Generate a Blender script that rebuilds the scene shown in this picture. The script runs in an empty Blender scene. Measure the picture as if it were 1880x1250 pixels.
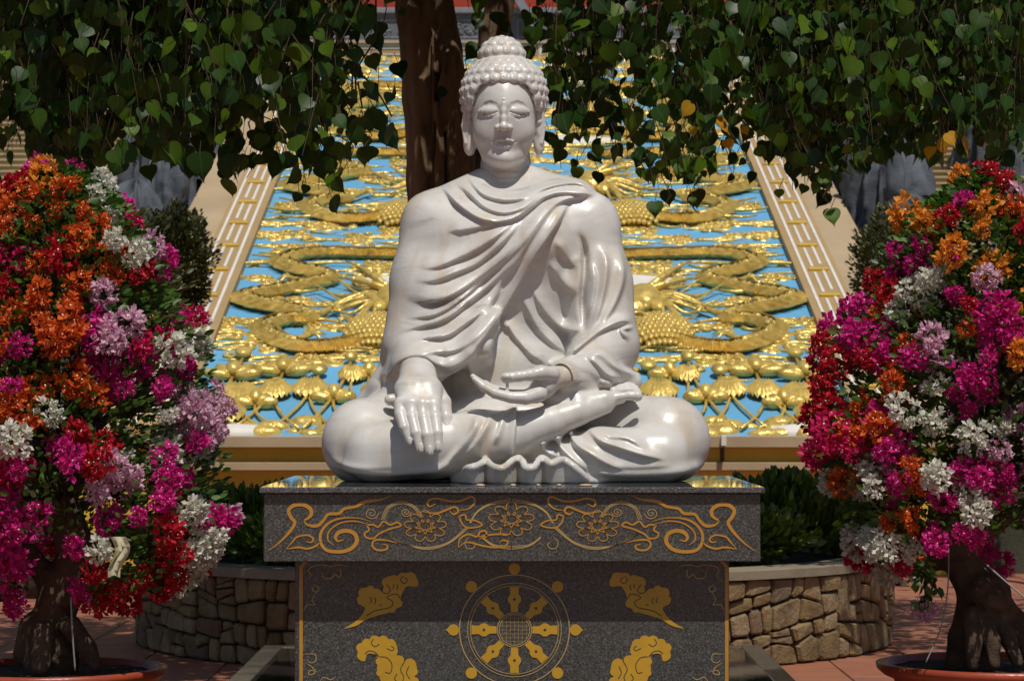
import bpy, bmesh, math, random
import numpy as np
from mathutils import Vector, Matrix

random.seed(7); RNG = np.random.default_rng(7)
scene = bpy.context.scene
COL = scene.collection

# ------------------------------------------------------------------ camera, light, exposure
F = 5005.0                      # focal length in photograph pixels (1880 wide)
CAMZ = 1.5
PITCH = math.atan((740 - 625) / F)
cam_d = bpy.data.cameras.new('camera'); cam = bpy.data.objects.new('camera', cam_d); COL.objects.link(cam)
cam_d.sensor_width = 36.0; cam_d.lens = 36.0 * F / 1880.0
cam.location = (0, 0, CAMZ); cam.rotation_euler = (math.radians(90) + PITCH, 0, 0)
cam_d.clip_start = 0.1; cam_d.clip_end = 2000
cam_d.dof.use_dof = True; cam_d.dof.focus_distance = 11.6; cam_d.dof.aperture_fstop = 8.0
scene.camera = cam

SUN_EL, SUN_AZ = math.radians(62), math.radians(16)     # azimuth from the camera's side, towards the right
sdir = Vector((math.sin(SUN_AZ) * math.cos(SUN_EL), -math.cos(SUN_AZ) * math.cos(SUN_EL), math.sin(SUN_EL)))
world = bpy.data.worlds.new('World'); scene.world = world; world.use_nodes = True
nt = world.node_tree; bg = nt.nodes['Background']
sky = nt.nodes.new('ShaderNodeTexSky'); sky.sky_type = 'NISHITA'; sky.sun_disc = False
sky.sun_elevation = SUN_EL; sky.sun_rotation = math.pi - SUN_AZ
nt.links.new(sky.outputs[0], bg.inputs[0]); bg.inputs[1].default_value = 0.055
sl = bpy.data.lights.new('sun', 'SUN'); sl.energy = 3.5; sl.angle = math.radians(0.5); sl.color = (1.0, 0.95, 0.87)
so = bpy.data.objects.new('sun', sl); COL.objects.link(so); so.location = (4, -10, 20)
so.rotation_euler = sdir.to_track_quat('Z', 'Y').to_euler()
scene.view_settings.view_transform = 'Standard'; scene.view_settings.look = 'None'
scene.view_settings.gamma = 1.0; scene.view_settings.exposure = 0.0; scene.view_settings.use_curve_mapping = False

# ------------------------------------------------------------------ helpers
CP, SP = math.cos(PITCH), math.sin(PITCH)
def W(px, py, d):
    """point at distance y=d that stands behind photograph pixel (px, py)"""
    u = (px - 940) / F; v = (625 - py) / F
    dy = CP - v * SP; dz = SP + v * CP
    s = d / dy
    return np.array([u * s, d, CAMZ + dz * s])
def to_px(x, y, z):
    zz = z - CAMZ
    f = y * CP + zz * SP; u = -y * SP + zz * CP
    return 940 + F * x / f, 625 - F * u / f
S_Y0, S_Z0, S_M = 24.0, 1.21, 0.30          # the sloping relief: z = S_Z0 + S_M (y - S_Y0)
S_CX = 0.07
S_N = np.array([0, -S_M, 1.0]) / math.hypot(1, S_M)
S_T = np.array([0, 1.0, S_M]) / math.hypot(1, S_M)
def SLP(px, py, h=0.0):
    u = (px - 940) / F; v = (625 - py) / F
    dy = CP - v * SP; dz = SP + v * CP
    s = (S_Z0 - S_M * S_Y0 - CAMZ) / (dz - S_M * dy)
    return np.array([u * s, dy * s, CAMZ + dz * s]) + S_N * h
def SLW(x, t, h=0.0):            # plane coordinates: x across, t metres up the slope
    return np.array([S_CX + x, S_Y0, S_Z0]) + S_T * t + S_N * h
def plane_uv(px, py):
    p = SLP(px, py); return p[0] - S_CX, (p[1] - S_Y0) * math.hypot(1, S_M)

def tag(o, label=None, cat=None, group=None, kind=None):
    if label: o['label'] = label
    if cat: o['category'] = cat
    if group: o['group'] = group
    if kind: o['kind'] = kind
    return o
def empty(name, loc, label, cat, group=None):
    o = bpy.data.objects.new(name, None); COL.objects.link(o); o.location = [float(c) for c in loc]
    o.empty_display_size = .1
    return tag(o, label, cat, group)
def link(name, me, parent=None, world_verts=True):
    o = bpy.data.objects.new(name, me); COL.objects.link(o)
    if parent is not None:
        o.parent = parent
        if world_verts:
            p = parent; off = Vector((0, 0, 0))
            while p is not None: off += Vector(p.location); p = p.parent
            o.location = -off
    return o
def mesh_np(name, V, T, mat, smooth=True, attr=None, uv=None, matidx=None):
    """triangle (N,3) or quad (N,4) mesh from arrays"""
    me = bpy.data.meshes.new(name)
    V = np.asarray(V, dtype=np.float32).reshape(-1, 3); T = np.asarray(T, dtype=np.int32)
    n = T.shape[1]
    me.vertices.add(len(V)); me.vertices.foreach_set('co', V.ravel())
    me.loops.add(T.size); me.loops.foreach_set('vertex_index', T.ravel())
    me.polygons.add(len(T)); me.polygons.foreach_set('loop_start', np.arange(0, T.size, n, dtype=np.int32))
    if smooth: me.polygons.foreach_set('use_smooth', np.ones(len(T), dtype=bool))
    for m in (mat if isinstance(mat, (list, tuple)) else [mat]): me.materials.append(m)
    if matidx is not None: me.polygons.foreach_set('material_index', np.asarray(matidx, dtype=np.int32))
    if attr is not None:
        a = me.attributes.new('rnd', 'FLOAT', 'POINT'); a.data.foreach_set('value', np.asarray(attr, dtype=np.float32))
    if uv is not None:
        l = me.uv_layers.new(name='UVMap'); l.data.foreach_set('uv', np.asarray(uv, dtype=np.float32)[T.ravel()].ravel())
    me.update(calc_edges=True); me.validate()
    return me

class MB:
    """collects simple solids into one mesh"""
    def __init__(s): s.v = []; s.f = []; s.n = 0; s.sm = []
    def add(s, V, Fc, smooth=False):
        V = [tuple(float(c) for c in p) for p in V]
        s.v += V; s.f += [tuple(i + s.n for i in f) for f in Fc]; s.sm += [smooth] * len(Fc); s.n += len(V); return s
    def box(s, x0, x1, y0, y1, z0, z1, b=0.0):
        if b <= 0:
            V = [(x, y, z) for z in (z0, z1) for y in (y0, y1) for x in (x0, x1)]
            return s.add(V, [(0, 2, 3, 1), (4, 5, 7, 6), (0, 1, 5, 4), (2, 6, 7, 3), (0, 4, 6, 2), (1, 3, 7, 5)])
        bm = bmesh.new(); bmesh.ops.create_cube(bm, size=1.0)
        for v in bm.verts:
            v.co = ((x0 + x1) / 2 + v.co.x * (x1 - x0), (y0 + y1) / 2 + v.co.y * (y1 - y0), (z0 + z1) / 2 + v.co.z * (z1 - z0))
        bmesh.ops.bevel(bm, geom=bm.edges[:], offset=b, segments=1, affect='EDGES')
        bm.verts.index_update(); V = [tuple(v.co) for v in bm.verts]; Fc = [tuple(v.index for v in f.verts) for f in bm.faces]; bm.free()
        return s.add(V, Fc)
    def tube(s, P, R, n=10, flat=1.0, up=None, caps=True):
        P = [np.asarray(p, float) for p in P]
        if np.isscalar(R): R = [R] * len(P)
        V = []; prev = np.array([0, 0, 1.0]) if up is None else np.asarray(up, float)
        for i, p in enumerate(P):
            t = P[min(i + 1, len(P) - 1)] - P[max(i - 1, 0)]; t = t / (np.linalg.norm(t) + 1e-9)
            u = prev - t * prev.dot(t)
            if np.linalg.norm(u) < 1e-4: u = np.array([1.0, 0, 0]) - t * t[0]
            u /= np.linalg.norm(u); w = np.cross(t, u)
            if up is None: prev = u
            for k in range(n):
                a = 2 * math.pi * k / n
                V.append(p + R[i] * (flat * u * math.cos(a) + w * math.sin(a)))
        Fc = []
        for i in range(len(P) - 1):
            for k in range(n):
                a = i * n + k; b = i * n + (k + 1) % n
                Fc.append((a, b, b + n, a + n))
        if caps:
            V.append(P[0]); V.append(P[-1]); c0 = len(V) - 2
            for k in range(n):
                Fc.append((c0, (k + 1) % n, k)); Fc.append((c0 + 1, (len(P) - 1) * n + k, (len(P) - 1) * n + (k + 1) % n))
        return s.add(V, Fc, True)
    def ell(s, c, ax, nu=12, nv=7, half=False):
        """ellipsoid; ax = three axis vectors (rows)"""
        c = np.asarray(c, float); ax = np.asarray(ax, float); V = []; Fc = []
        lo = 0.0 if half else -math.pi / 2
        for j in range(nv + 1):
            b = lo + (math.pi / 2 - lo) * j / nv
            for i in range(nu):
                a = 2 * math.pi * i / nu
                V.append(c + math.cos(b) * math.cos(a) * ax[0] + math.cos(b) * math.sin(a) * ax[1] + math.sin(b) * ax[2])
        for j in range(nv):
            for i in range(nu):
                a = j * nu + i; b = j * nu + (i + 1) % nu
                Fc.append((a, b, b + nu, a + nu))
        return s.add(V, Fc, True)
    def build(s, name, mat, parent=None):
        me = bpy.data.meshes.new(name); me.from_pydata(s.v, [], s.f)
        me.polygons.foreach_set('use_smooth', s.sm)
        for m in (mat if isinstance(mat, (list, tuple)) else [mat]): me.materials.append(m)
        me.update()
        return link(name, me, parent)

def smooth_path(P, n=6):
    """Catmull-Rom through the points"""
    P = [np.asarray(p, float) for p in P]; Q = [2 * P[0] - P[1]] + P + [2 * P[-1] - P[-2]]; out = []
    for i in range(1, len(Q) - 2):
        for k in range(n):
            t = k / n; a, b, c, d = Q[i - 1], Q[i], Q[i + 1], Q[i + 2]
            out.append(.5 * ((2 * b) + (-a + c) * t + (2 * a - 5 * b + 4 * c - d) * t * t + (-a + 3 * b - 3 * c + d) * t ** 3))
    out.append(P[-1]); return out

# ------------------------------------------------------------------ materials
class Mat:
    def __init__(s, name, base=(.5, .5, .5), rough=.6, metal=0.0, spec=.5):
        s.m = bpy.data.materials.new(name); s.m.use_nodes = True; s.nt = s.m.node_tree; s.b = s.nt.nodes['Principled BSDF']
        s.b.inputs['Base Color'].default_value = (*base, 1); s.b.inputs['Roughness'].default_value = rough
        s.b.inputs['Metallic'].default_value = metal; s.b.inputs['Specular IOR Level'].default_value = spec
    def n(s, t, **k):
        nd = s.nt.nodes.new(t)
        for a, v in k.items():
            if a.startswith('i_'): nd.inputs[a[2:].replace('_', ' ')].default_value = v
            else: setattr(nd, a, v)
        return nd
    def l(s, a, b): s.nt.links.new(a, b); return s
    def coord(s, scale=(1, 1, 1), kind='Object'):
        tc = s.n('ShaderNodeTexCoord'); mp = s.n('ShaderNodeMapping'); mp.inputs['Scale'].default_value = scale
        s.l(tc.outputs[kind], mp.inputs[0]); return mp.outputs[0]
    def noise(s, scale, detail=4, rough=.55, co=None, dist=0.0):
        nd = s.n('ShaderNodeTexNoise'); nd.inputs['Scale'].default_value = scale; nd.inputs['Detail'].default_value = detail
        nd.inputs['Roughness'].default_value = rough; nd.inputs['Distortion'].default_value = dist
        s.l(co if co is not None else s.coord(), nd.inputs['Vector']); return nd.outputs['Fac']
    def ramp(s, fac, stops):
        r = s.n('ShaderNodeValToRGB'); e = r.color_ramp.elements
        while len(e) < len(stops): e.new(.5)
        for k, (p, c) in enumerate(stops): e[k].position = p; e[k].color = (*c, 1) if len(c) == 3 else c
        s.l(fac, r.inputs[0]); return r.outputs[0]
    def mix(s, fac, a, b, mode='MIX'):
        m = s.n('ShaderNodeMix', data_type='RGBA', blend_type=mode)
        if isinstance(fac, (int, float)): m.inputs[0].default_value = fac
        else: s.l(fac, m.inputs[0])
        for i, c in ((6, a), (7, b)):
            if isinstance(c, tuple): m.inputs[i].default_value = (*c, 1)
            else: s.l(c, m.inputs[i])
        return m.outputs[2]
    def math(s, op, a, b=0.0):
        m = s.n('ShaderNodeMath', operation=op)
        for i, c in ((0, a), (1, b)):
            if isinstance(c, (int, float)): m.inputs[i].default_value = c
            else: s.l(c, m.inputs[i])
        return m.outputs[0]
    def color(s, sock): s.l(sock, s.b.inputs['Base Color']); return s
    def bump(s, h, strength=.3, dist=.01):
        b = s.n('ShaderNodeBump'); b.inputs['Strength'].default_value = strength; b.inputs['Distance'].default_value = dist
        s.l(h, b.inputs['Height']); s.l(b.outputs[0], s.b.inputs['Normal']); return s
    def rnd(s):
        """per-piece random 0..1: mesh attribute 'rnd' plus object random"""
        a = s.n('ShaderNodeAttribute'); a.attribute_name = 'rnd'; o = s.n('ShaderNodeObjectInfo')
        return s.math('FRACT', s.math('ADD', a.outputs['Fac'], o.outputs['Random']))

def M_marble():
    m = Mat('white marble', rough=.16, spec=.55)
    co = m.coord((1, 1, .55))
    a = m.noise(3.2, 9, .68, m.coord((.5, .5, 1.5)), 1.6); b = m.noise(5.0, 7, .6, m.coord((1.3, 1.3, .35)), .8); g = m.noise(90, 2, .5)
    c = m.ramp(a, [(.30, (.35, .33, .30)), (.40, (.55, .53, .495)), (.62, (.65, .63, .595))])
    c = m.mix(m.ramp(b, [(.50, (0, 0, 0)), (.68, (.55, .55, .55))]), c, (.52, .40, .25))
    c = m.mix(m.math('MULTIPLY', g, .10), c, (.40, .38, .37))
    m.color(c); m.b.inputs['Coat Weight'].default_value = .13; m.b.inputs['Coat Roughness'].default_value = .12
    m.b.inputs['Subsurface Weight'].default_value = .08; m.b.inputs['Subsurface Radius'].default_value = (.02, .016, .012)
    m.l(m.ramp(m.noise(14, 5), [(.35, (.26,) * 3), (.7, (.50,) * 3)]), m.b.inputs['Roughness'])
    m.bump(m.noise(38, 6, .7), .16, .004); return m.m
def M_granite(name, lo, hi, rough=.12):
    m = Mat(name, rough=rough, spec=.5)
    a = m.noise(120, 3, .9); v = m.n('ShaderNodeTexVoronoi'); v.inputs['Scale'].default_value = 230; m.l(m.coord(), v.inputs['Vector'])
    c = m.ramp(a, [(.38, lo), (.50, tuple((x + y) / 2 for x, y in zip(lo, hi))), (.62, hi)])
    c = m.mix(m.ramp(v.outputs['Color'], [(.72, (0, 0, 0)), (.86, (1, 1, 1))]), c, tuple(min(1, x * 1.7) for x in hi))
    c = m.mix(m.ramp(m.noise(3, 5), [(.35, (.0,) * 3), (.75, (.3,) * 3)]), c, (.09, .085, .075))
    m.color(c); m.l(m.ramp(m.noise(5, 6), [(.3, (rough * .7,) * 3), (.8, (rough * 2.4,) * 3)]), m.b.inputs['Roughness']); return m.m
def M_paint(name, base, rough=.5, var=.25, sc=3, metal=0.0, bumpn=0.0, spec=.5):
    m = Mat(name, rough=rough, metal=metal, spec=spec)
    c = m.mix(m.ramp(m.noise(sc, 7, .65), [(.3, (0,) * 3), (.72, (1,) * 3)]), tuple(x * (1 - var) for x in base), tuple(min(1, x * (1 + var * .6)) for x in base))
    c = m.mix(m.math('MULTIPLY', m.noise(sc * 9, 4, .7), .18), c, tuple(x * .6 for x in base)); m.color(c)
    if bumpn: m.bump(m.noise(sc * 12, 4), bumpn, .01)
    return m.m
def M_gold(name, base, rough, scale=0):
    m = Mat(name, rough=rough, metal=.36)
    c = m.mix(m.ramp(m.noise(1.3, 5), [(.3, (0,) * 3), (.7, (1,) * 3)]), tuple(x * .8 for x in base), base)
    c = m.mix(m.ramp(m.noise(9, 6), [(.5, (0,) * 3), (.75, (.7,) * 3)]), c, (.28, .17, .04)); m.color(c)
    v = m.n('ShaderNodeTexVoronoi'); v.inputs['Scale'].default_value = scale or 11; m.l(m.coord(), v.inputs['Vector'])
    m.bump(m.math('ADD', m.math('MULTIPLY', v.outputs['Distance'], .8), m.math('MULTIPLY', m.noise(24, 4), .6)), 1.0 if scale else .45, .07 if scale else .035); return m.m
def M_leaf(name, cols, rough=.38, transl=.25, spec=.5, vein=True):
    m = Mat(name, rough=rough, spec=spec)
    c = m.ramp(m.rnd(), [(k / max(1, len(cols) - 1), q) for k, q in enumerate(cols)])
    if vein:
        uv = m.n('ShaderNodeUVMap'); sx = m.n('ShaderNodeSeparateXYZ'); m.l(uv.outputs[0], sx.inputs[0])
        f = m.ramp(m.math('ABSOLUTE', sx.outputs[0]), [(.0, (.45,) * 3), (.05, (0,) * 3)])
        c = m.mix(f, c, tuple(min(1, x * 2.2 + .02) for x in cols[len(cols) // 2]))
    m.color(c)
    t = m.n('ShaderNodeBsdfTranslucent'); m.l(m.mix(1.0, c, (1.0, 1.15, .5), 'MULTIPLY'), t.inputs[0])
    mx = m.n('ShaderNodeMixShader'); mx.inputs[0].default_value = transl
    m.l(m.b.outputs[0], mx.inputs[1]); m.l(t.outputs[0], mx.inputs[2]); m.l(mx.outputs[0], m.nt.nodes['Material Output'].inputs[0]); return m.m
def M_petal(name, c0, c1):
    m = Mat(name, rough=.55, spec=.3); c = m.ramp(m.rnd(), [(0, c0), (1, c1)]); m.color(c)
    t = m.n('ShaderNodeBsdfTranslucent'); m.l(c, t.inputs[0]); mx = m.n('ShaderNodeMixShader'); mx.inputs[0].default_value = .38
    m.l(m.b.outputs[0], mx.inputs[1]); m.l(t.outputs[0], mx.inputs[2]); m.l(mx.outputs[0], m.nt.nodes['Material Output'].inputs[0]); return m.m
def M_bark(name, a, b, sc=(9, 9, 1.6), bs=.9):
    m = Mat(name, rough=.85, spec=.25); n1 = m.noise(1.6, 8, .7, m.coord(sc), .6); n2 = m.noise(2.2, 4)
    c = m.ramp(n1, [(.32, a), (.65, b)]); c = m.mix(m.ramp(n2, [(.5, (0,) * 3), (.7, (.5,) * 3)]), c, tuple(min(1, x * 1.5) for x in b)); m.color(c); m.bump(n1, bs, .04); return m.m

MARBLE = M_marble()
GRANITE = M_granite('dark speckled granite', (.017, .0165, .015), (.086, .086, .080), .12)
GRANITE2 = M_granite('polished black granite', (.012, .011, .009), (.04, .038, .032), .03)
BORDERST = M_granite('grey border granite', (.06, .055, .045), (.12, .11, .09), .14)
INLAY = M_paint('gold inlay paint', (.50, .235, .03), .42, .16, 6)
INLAY2 = M_paint('thin gold line paint', (.50, .33, .12), .4, .16, 6)
INLAYY = M_paint('yellow gold inlay paint', (.56, .30, .02), .42, .15, 6)
GROOVE = M_paint('dark groove', (.05, .045, .035), .6)
BLUE = M_paint('sky blue paint', (.13, .40, .66), .55, .16, .8)
GOLD = M_gold('gold paint relief', (.80, .575, .15), .30)
GOLDS = M_gold('gold paint scales', (.82, .60, .16), .28, 15)
TAN = M_paint('tan painted plaster', (.40, .27, .12), .7, .14, 1.2, bumpn=.15)
TAN2 = M_paint('beige plaster', (.44, .33, .20), .8, .2, 1.0, bumpn=.2)
MUSTARD = M_paint('mustard yellow paint', (.66, .42, .045), .6, .15, 1.5, bumpn=.1)
WHITEP = M_paint('white paint', (.74, .71, .66), .6, .12, 4)
STEPM = M_paint('beige step stone', (.42, .33, .19), .8, .25, 1.4, bumpn=.3)
CARVED = M_paint('grey carved stone', (.13, .14, .16), .7, .35, 4, bumpn=.9)
CARVED2 = M_paint('pale grey carved stone', (.22, .23, .255), .7, .3, 5, bumpn=.9)
REDP = M_paint('red painted wood', (.42, .045, .018), .5, .2, 2)
SOIL = M_paint('dark soil', (.035, .024, .015), .95, .5, 9, bumpn=.9)
COPING = M_paint('coping stone', (.24, .20, .135), .8, .3, 3, bumpn=.3)
MORTAR = M_paint('dark mortar joint', (.035, .028, .02), .95, .3, 8)
def M_stone():
    m = Mat('split sandstone', rough=.72, spec=.35); r = m.rnd()
    c = m.ramp(r, [(0, (.30, .20, .085)), (.25, (.38, .28, .14)), (.5, (.24, .155, .065)), (.7, (.40, .30, .17)), (.88, (.30, .16, .09)), (1, (.18, .15, .11))])
    c = m.mix(m.ramp(m.noise(7, 7, .7), [(.38, (0,) * 3), (.68, (.9,) * 3)]), c, (.12, .08, .038))
    m.color(c); m.bump(m.noise(26, 8, .7), 1.0, .03); return m.m
STONE = M_stone()
def M_tile():
    m = Mat('terracotta paving tile', rough=.62); r = m.rnd()
    c = m.ramp(r, [(0, (.30, .105, .055)), (.5, (.36, .135, .07)), (1, (.27, .10, .065))])
    c = m.mix(m.ramp(m.noise(4, 8, .7), [(.42, (0,) * 3), (.75, (.7,) * 3)]), c, (.17, .085, .06))
    m.color(c); m.bump(m.noise(30, 4), .2, .01); return m.m
TILE = M_tile()
GROUNDM = M_paint('terracotta ground', (.26, .115, .075), .8, .3, 1.3, bumpn=.3)
BARK = M_bark('smooth brown bark', (.07, .042, .022), (.24, .16, .09), (8, 8, 2.0), 1.0)
BARK2 = M_bark('grey brown gnarled bark', (.038, .024, .015), (.12, .078, .05), (6, 6, 6))
TWIG = M_paint('twig', (.07, .04, .02), .8)
CAPG = M_granite('mirror polished granite', (.022, .022, .024), (.12, .12, .125), .02)
LEAF = M_leaf('heart leaf green', [(.014, .034, .004), (.022, .058, .005), (.040, .088, .006), (.016, .048, .008), (.030, .066, .005), (.095, .165, .008), (.045, .090, .006)], .42, .24, .28)
LEAFY = M_leaf('yellowed leaf', [(.66, .36, .02), (.60, .24, .015), (.68, .44, .03)], .45, .45)
LEAFB = M_leaf('bougainvillea leaf', [(.03, .07, .012), (.06, .13, .02), (.10, .19, .03)], .5, .3, vein=False)
LEAFH = M_leaf('hedge leaf', [(.03, .065, .008), (.07, .12, .014), (.14, .20, .02)], .5, .25, vein=False)
LEAFO = M_leaf('olive topiary leaf', [(.03, .035, .008), (.06, .065, .015), (.11, .11, .03)], .5, .2, vein=False)
CLAY = M_paint('red glazed clay', (.34, .06, .025), .35, .3, 4, bumpn=.15)
ROCKM = M_paint('blue grey rockwork', (.085, .098, .12), .85, .5, 2.2, bumpn=1.0)
WIRE = M_paint('grey wire', (.25, .24, .22), .5)
CLOTH = M_paint('cream cloth', (.62, .58, .38), .8, .15, 8)
PET = {
 'magenta': M_petal('magenta bracts', (.56, .010, .19), (.74, .035, .32)),
 'red': M_petal('red bracts', (.42, .008, .02), (.62, .02, .04)),
 'orange': M_petal('orange bracts', (.62, .09, .012), (.78, .17, .03)),
 'yellow': M_petal('yellow orange bracts', (.75, .24, .02), (.80, .34, .04)),
 'white': M_petal('white bracts', (.62, .62, .50), (.78, .76, .68)),
 'pink': M_petal('pale pink bracts', (.66, .34, .48), (.74, .50, .60)),
 'crimson': M_petal('crimson bracts', (.55, .01, .09), (.70, .02, .15)),
}
FLOWERW = M_paint('tiny white flower', (.8, .75, .6), .6)
# ------------------------------------------------------------------ signed-distance sculpting
class SDF:
    def __init__(s, lo, hi, h):
        s.h = h; s.lo = np.array(lo, dtype=np.float64)
        s.ax = [np.arange(lo[i], hi[i] + h, h, dtype=np.float32) for i in range(3)]
        s.D = np.full([len(a) for a in s.ax], 1e3, dtype=np.float32)
    def sl(s, lo, hi):
        r = []
        for i in range(3):
            a = int(np.searchsorted(s.ax[i], lo[i])); b = int(np.searchsorted(s.ax[i], hi[i])); r.append(slice(max(0, a), max(b, a)))
        return tuple(r)
    def op(s, fn, lo, hi, k, mode='u'):
        q = s.sl(lo, hi)
        X = s.ax[0][q[0]][:, None, None]; Y = s.ax[1][q[1]][None, :, None]; Z = s.ax[2][q[2]][None, None, :]
        if 0 in (X.size, Y.size, Z.size): return
        d = fn(X, Y, Z).astype(np.float32); o = s.D[q]
        if mode == 's': o = -o
        h = np.clip(.5 + .5 * (o - d) / k, 0, 1); r = o * (1 - h) + d * h - k * h * (1 - h)
        s.D[q] = -r if mode == 's' else r
    def cap(s, a, b, ra, rb, k=.01, mode='u', fl=(1, 1, 1)):
        a = np.asarray(a, np.float32); b = np.asarray(b, np.float32); m = max(ra, rb) * max(1, 1 / min(fl)) + k * 1.5 + 3 * s.h
        f = np.asarray(fl, np.float32)
        def fn(X, Y, Z):
            ba = (b - a) * f; n = float((ba * ba).sum()) + 1e-12
            px, py, pz = (X - a[0]) * f[0], (Y - a[1]) * f[1], (Z - a[2]) * f[2]
            t = np.clip((px * ba[0] + py * ba[1] + pz * ba[2]) / n, 0, 1)
            return np.sqrt((px - ba[0] * t) ** 2 + (py - ba[1] * t) ** 2 + (pz - ba[2] * t) ** 2) - (ra + (rb - ra) * t)
        s.op(fn, np.minimum(a, b) - m, np.maximum(a, b) + m, k, mode)
    def chain(s, P, R, k=.01, mode='u', fl=(1, 1, 1)):
        if np.isscalar(R): R = [R] * len(P)
        for i in range(len(P) - 1): s.cap(P[i], P[i + 1], R[i], R[i + 1], k, mode, fl)
    def ell(s, c, r, k=.01, mode='u'):
        c = np.asarray(c, np.float32); r = np.asarray(r, np.float32); m = k * 1.5 + 3 * s.h
        def fn(X, Y, Z):
            x, y, z = (X - c[0]), (Y - c[1]), (Z - c[2])
            k0 = np.sqrt((x / r[0]) ** 2 + (y / r[1]) ** 2 + (z / r[2]) ** 2) + 1e-6
            k1 = np.sqrt((x / r[0] ** 2) ** 2 + (y / r[1] ** 2) ** 2 + (z / r[2] ** 2) ** 2) + 1e-6
            return k0 * (k0 - 1) / k1
        s.op(fn, c - r - m, c + r + m, k, mode)
    def mesh(s):
        """surface nets"""
        D = s.D; inside = D < 0
        c = np.zeros(tuple(n - 1 for n in D.shape), np.uint8)
        for i in (0, 1):
            for j in (0, 1):
                for k in (0, 1): c += inside[i:D.shape[0] - 1 + i, j:D.shape[1] - 1 + j, k:D.shape[2] - 1 + k]
        act = (c > 0) & (c < 8); I = np.argwhere(act); idx = np.full(c.shape, -1, np.int64); idx[act] = np.arange(len(I))
        P = np.zeros((len(I), 3)); N = np.zeros(len(I))
        cor = [(i, j, k) for i in (0, 1) for j in (0, 1) for k in (0, 1)]
        v = {q: D[I[:, 0] + q[0], I[:, 1] + q[1], I[:, 2] + q[2]] for q in cor}
        for q in cor:
            for ax in range(3):
                if q[ax]: continue
                r = list(q); r[ax] = 1; r = tuple(r); a, b = v[q], v[r]; m = (a < 0) != (b < 0)
                t = np.where(m, a / np.where(m, a - b, 1), 0)
                e = np.zeros((len(I), 3)) + q; e[:, ax] += t; P[m] += e[m]; N[m] += 1
        P = P / N[:, None] + I; V = s.lo + P * s.h
        Q = []
        for ax in range(3):
            sh = [slice(None)] * 3; sh2 = [slice(None)] * 3; sh[ax] = slice(0, -1); sh2[ax] = slice(1, None)
            a = inside[tuple(sh)]; b = inside[tuple(sh2)]
            E = np.argwhere(a != b); o1, o2 = (ax + 1) % 3, (ax + 2) % 3
            ok = (E[:, o1] > 0) & (E[:, o2] > 0) & (E[:, o1] < D.shape[o1] - 1) & (E[:, o2] < D.shape[o2] - 1); E = E[ok]
            fl = a[E[:, 0], E[:, 1], E[:, 2]]
            def g(d1, d2):
                e = E.copy(); e[:, o1] -= d1; e[:, o2] -= d2; return idx[e[:, 0], e[:, 1], e[:, 2]]
            q = np.stack([g(0, 0), g(1, 0), g(1, 1), g(0, 1)], 1)
            q[~fl] = q[~fl][:, ::-1]; Q.append(q)
        Q = np.concatenate(Q); return V, Q[:, ::-1][:, ::-1]
    def build(s, name, mat, parent, xf=None):
        V, Q = s.mesh()
        if xf is not None: V = xf(V)
        me = mesh_np(name, V, Q, mat, True)
        bm = bmesh.new(); bm.from_mesh(me); bmesh.ops.recalc_face_normals(bm, faces=bm.faces); bm.to_mesh(me); bm.free()
        return link(name, me, parent)

# ================================================================== THE STATUE
CAPZ = 1.163                                  # top of the pedestal
statue = empty('marble_statue', (0, 12.0, CAPZ), 'white marble statue of a seated cross-legged robed figure with lowered eyes on the granite pedestal', 'statue')
def R(px, d=11.8): return px * d / F
def Q2(x, y): return (680 + x / 2.841, 280 + y / 2.841)
def Q3(x, y): return (560 + x / 2.41, 620 + y / 2.41)

# --- drapery: fold relief drawn as curves over the front of the body (px of the photograph -> real height)
FX0, FY0, FW, FH = 560, 280, 780, 630
fold = np.zeros((FH, FW), np.float32)
def ridge(P, h=8.0, soft=15.0, sharp=4.5, q=Q2, side=1, taper=.3):
    P = smooth_path([np.array(q(*p)) for p in P], 5); P = np.array(P)
    L = np.concatenate([[0], np.cumsum(np.linalg.norm(np.diff(P, axis=0), axis=1))]); tot = L[-1]
    m = soft * 3
    x0, x1 = int(max(0, P[:, 0].min() - m - FX0)), int(min(FW, P[:, 0].max() + m - FX0))
    y0, y1 = int(max(0, P[:, 1].min() - m - FY0)), int(min(FH, P[:, 1].max() + m - FY0))
    if x1 <= x0 or y1 <= y0: return
    X, Y = np.meshgrid(np.arange(x0, x1) + FX0, np.arange(y0, y1) + FY0)
    best = np.full(X.shape, 1e9); sg = np.zeros(X.shape); tt = np.zeros(X.shape)
    for i in range(len(P) - 1):
        a, b = P[i], P[i + 1]; ab = b - a; n = ab @ ab + 1e-9
        t = np.clip(((X - a[0]) * ab[0] + (Y - a[1]) * ab[1]) / n, 0, 1)
        dx, dy = X - a[0] - t * ab[0], Y - a[1] - t * ab[1]; d = np.hypot(dx, dy)
        c = ab[0] * (Y - a[1]) - ab[1] * (X - a[0]); k = d < best
        best = np.where(k, d, best); sg = np.where(k, np.sign(c), sg); tt = np.where(k, (L[i] + t * (L[i + 1] - L[i])) / tot, tt)
    w = np.where(sg * side > 0, sharp * .72, soft)
    tp = np.ones_like(tt)
    if taper > 0: tp = np.clip(tt / taper, 0, 1) * np.clip((1 - tt) / taper, 0, 1); tp = tp * tp * (3 - 2 * tp)
    fold[y0:y1, x0:x1] += (h * np.exp(-(best / w) ** 2) * tp).astype(np.float32)
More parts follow.
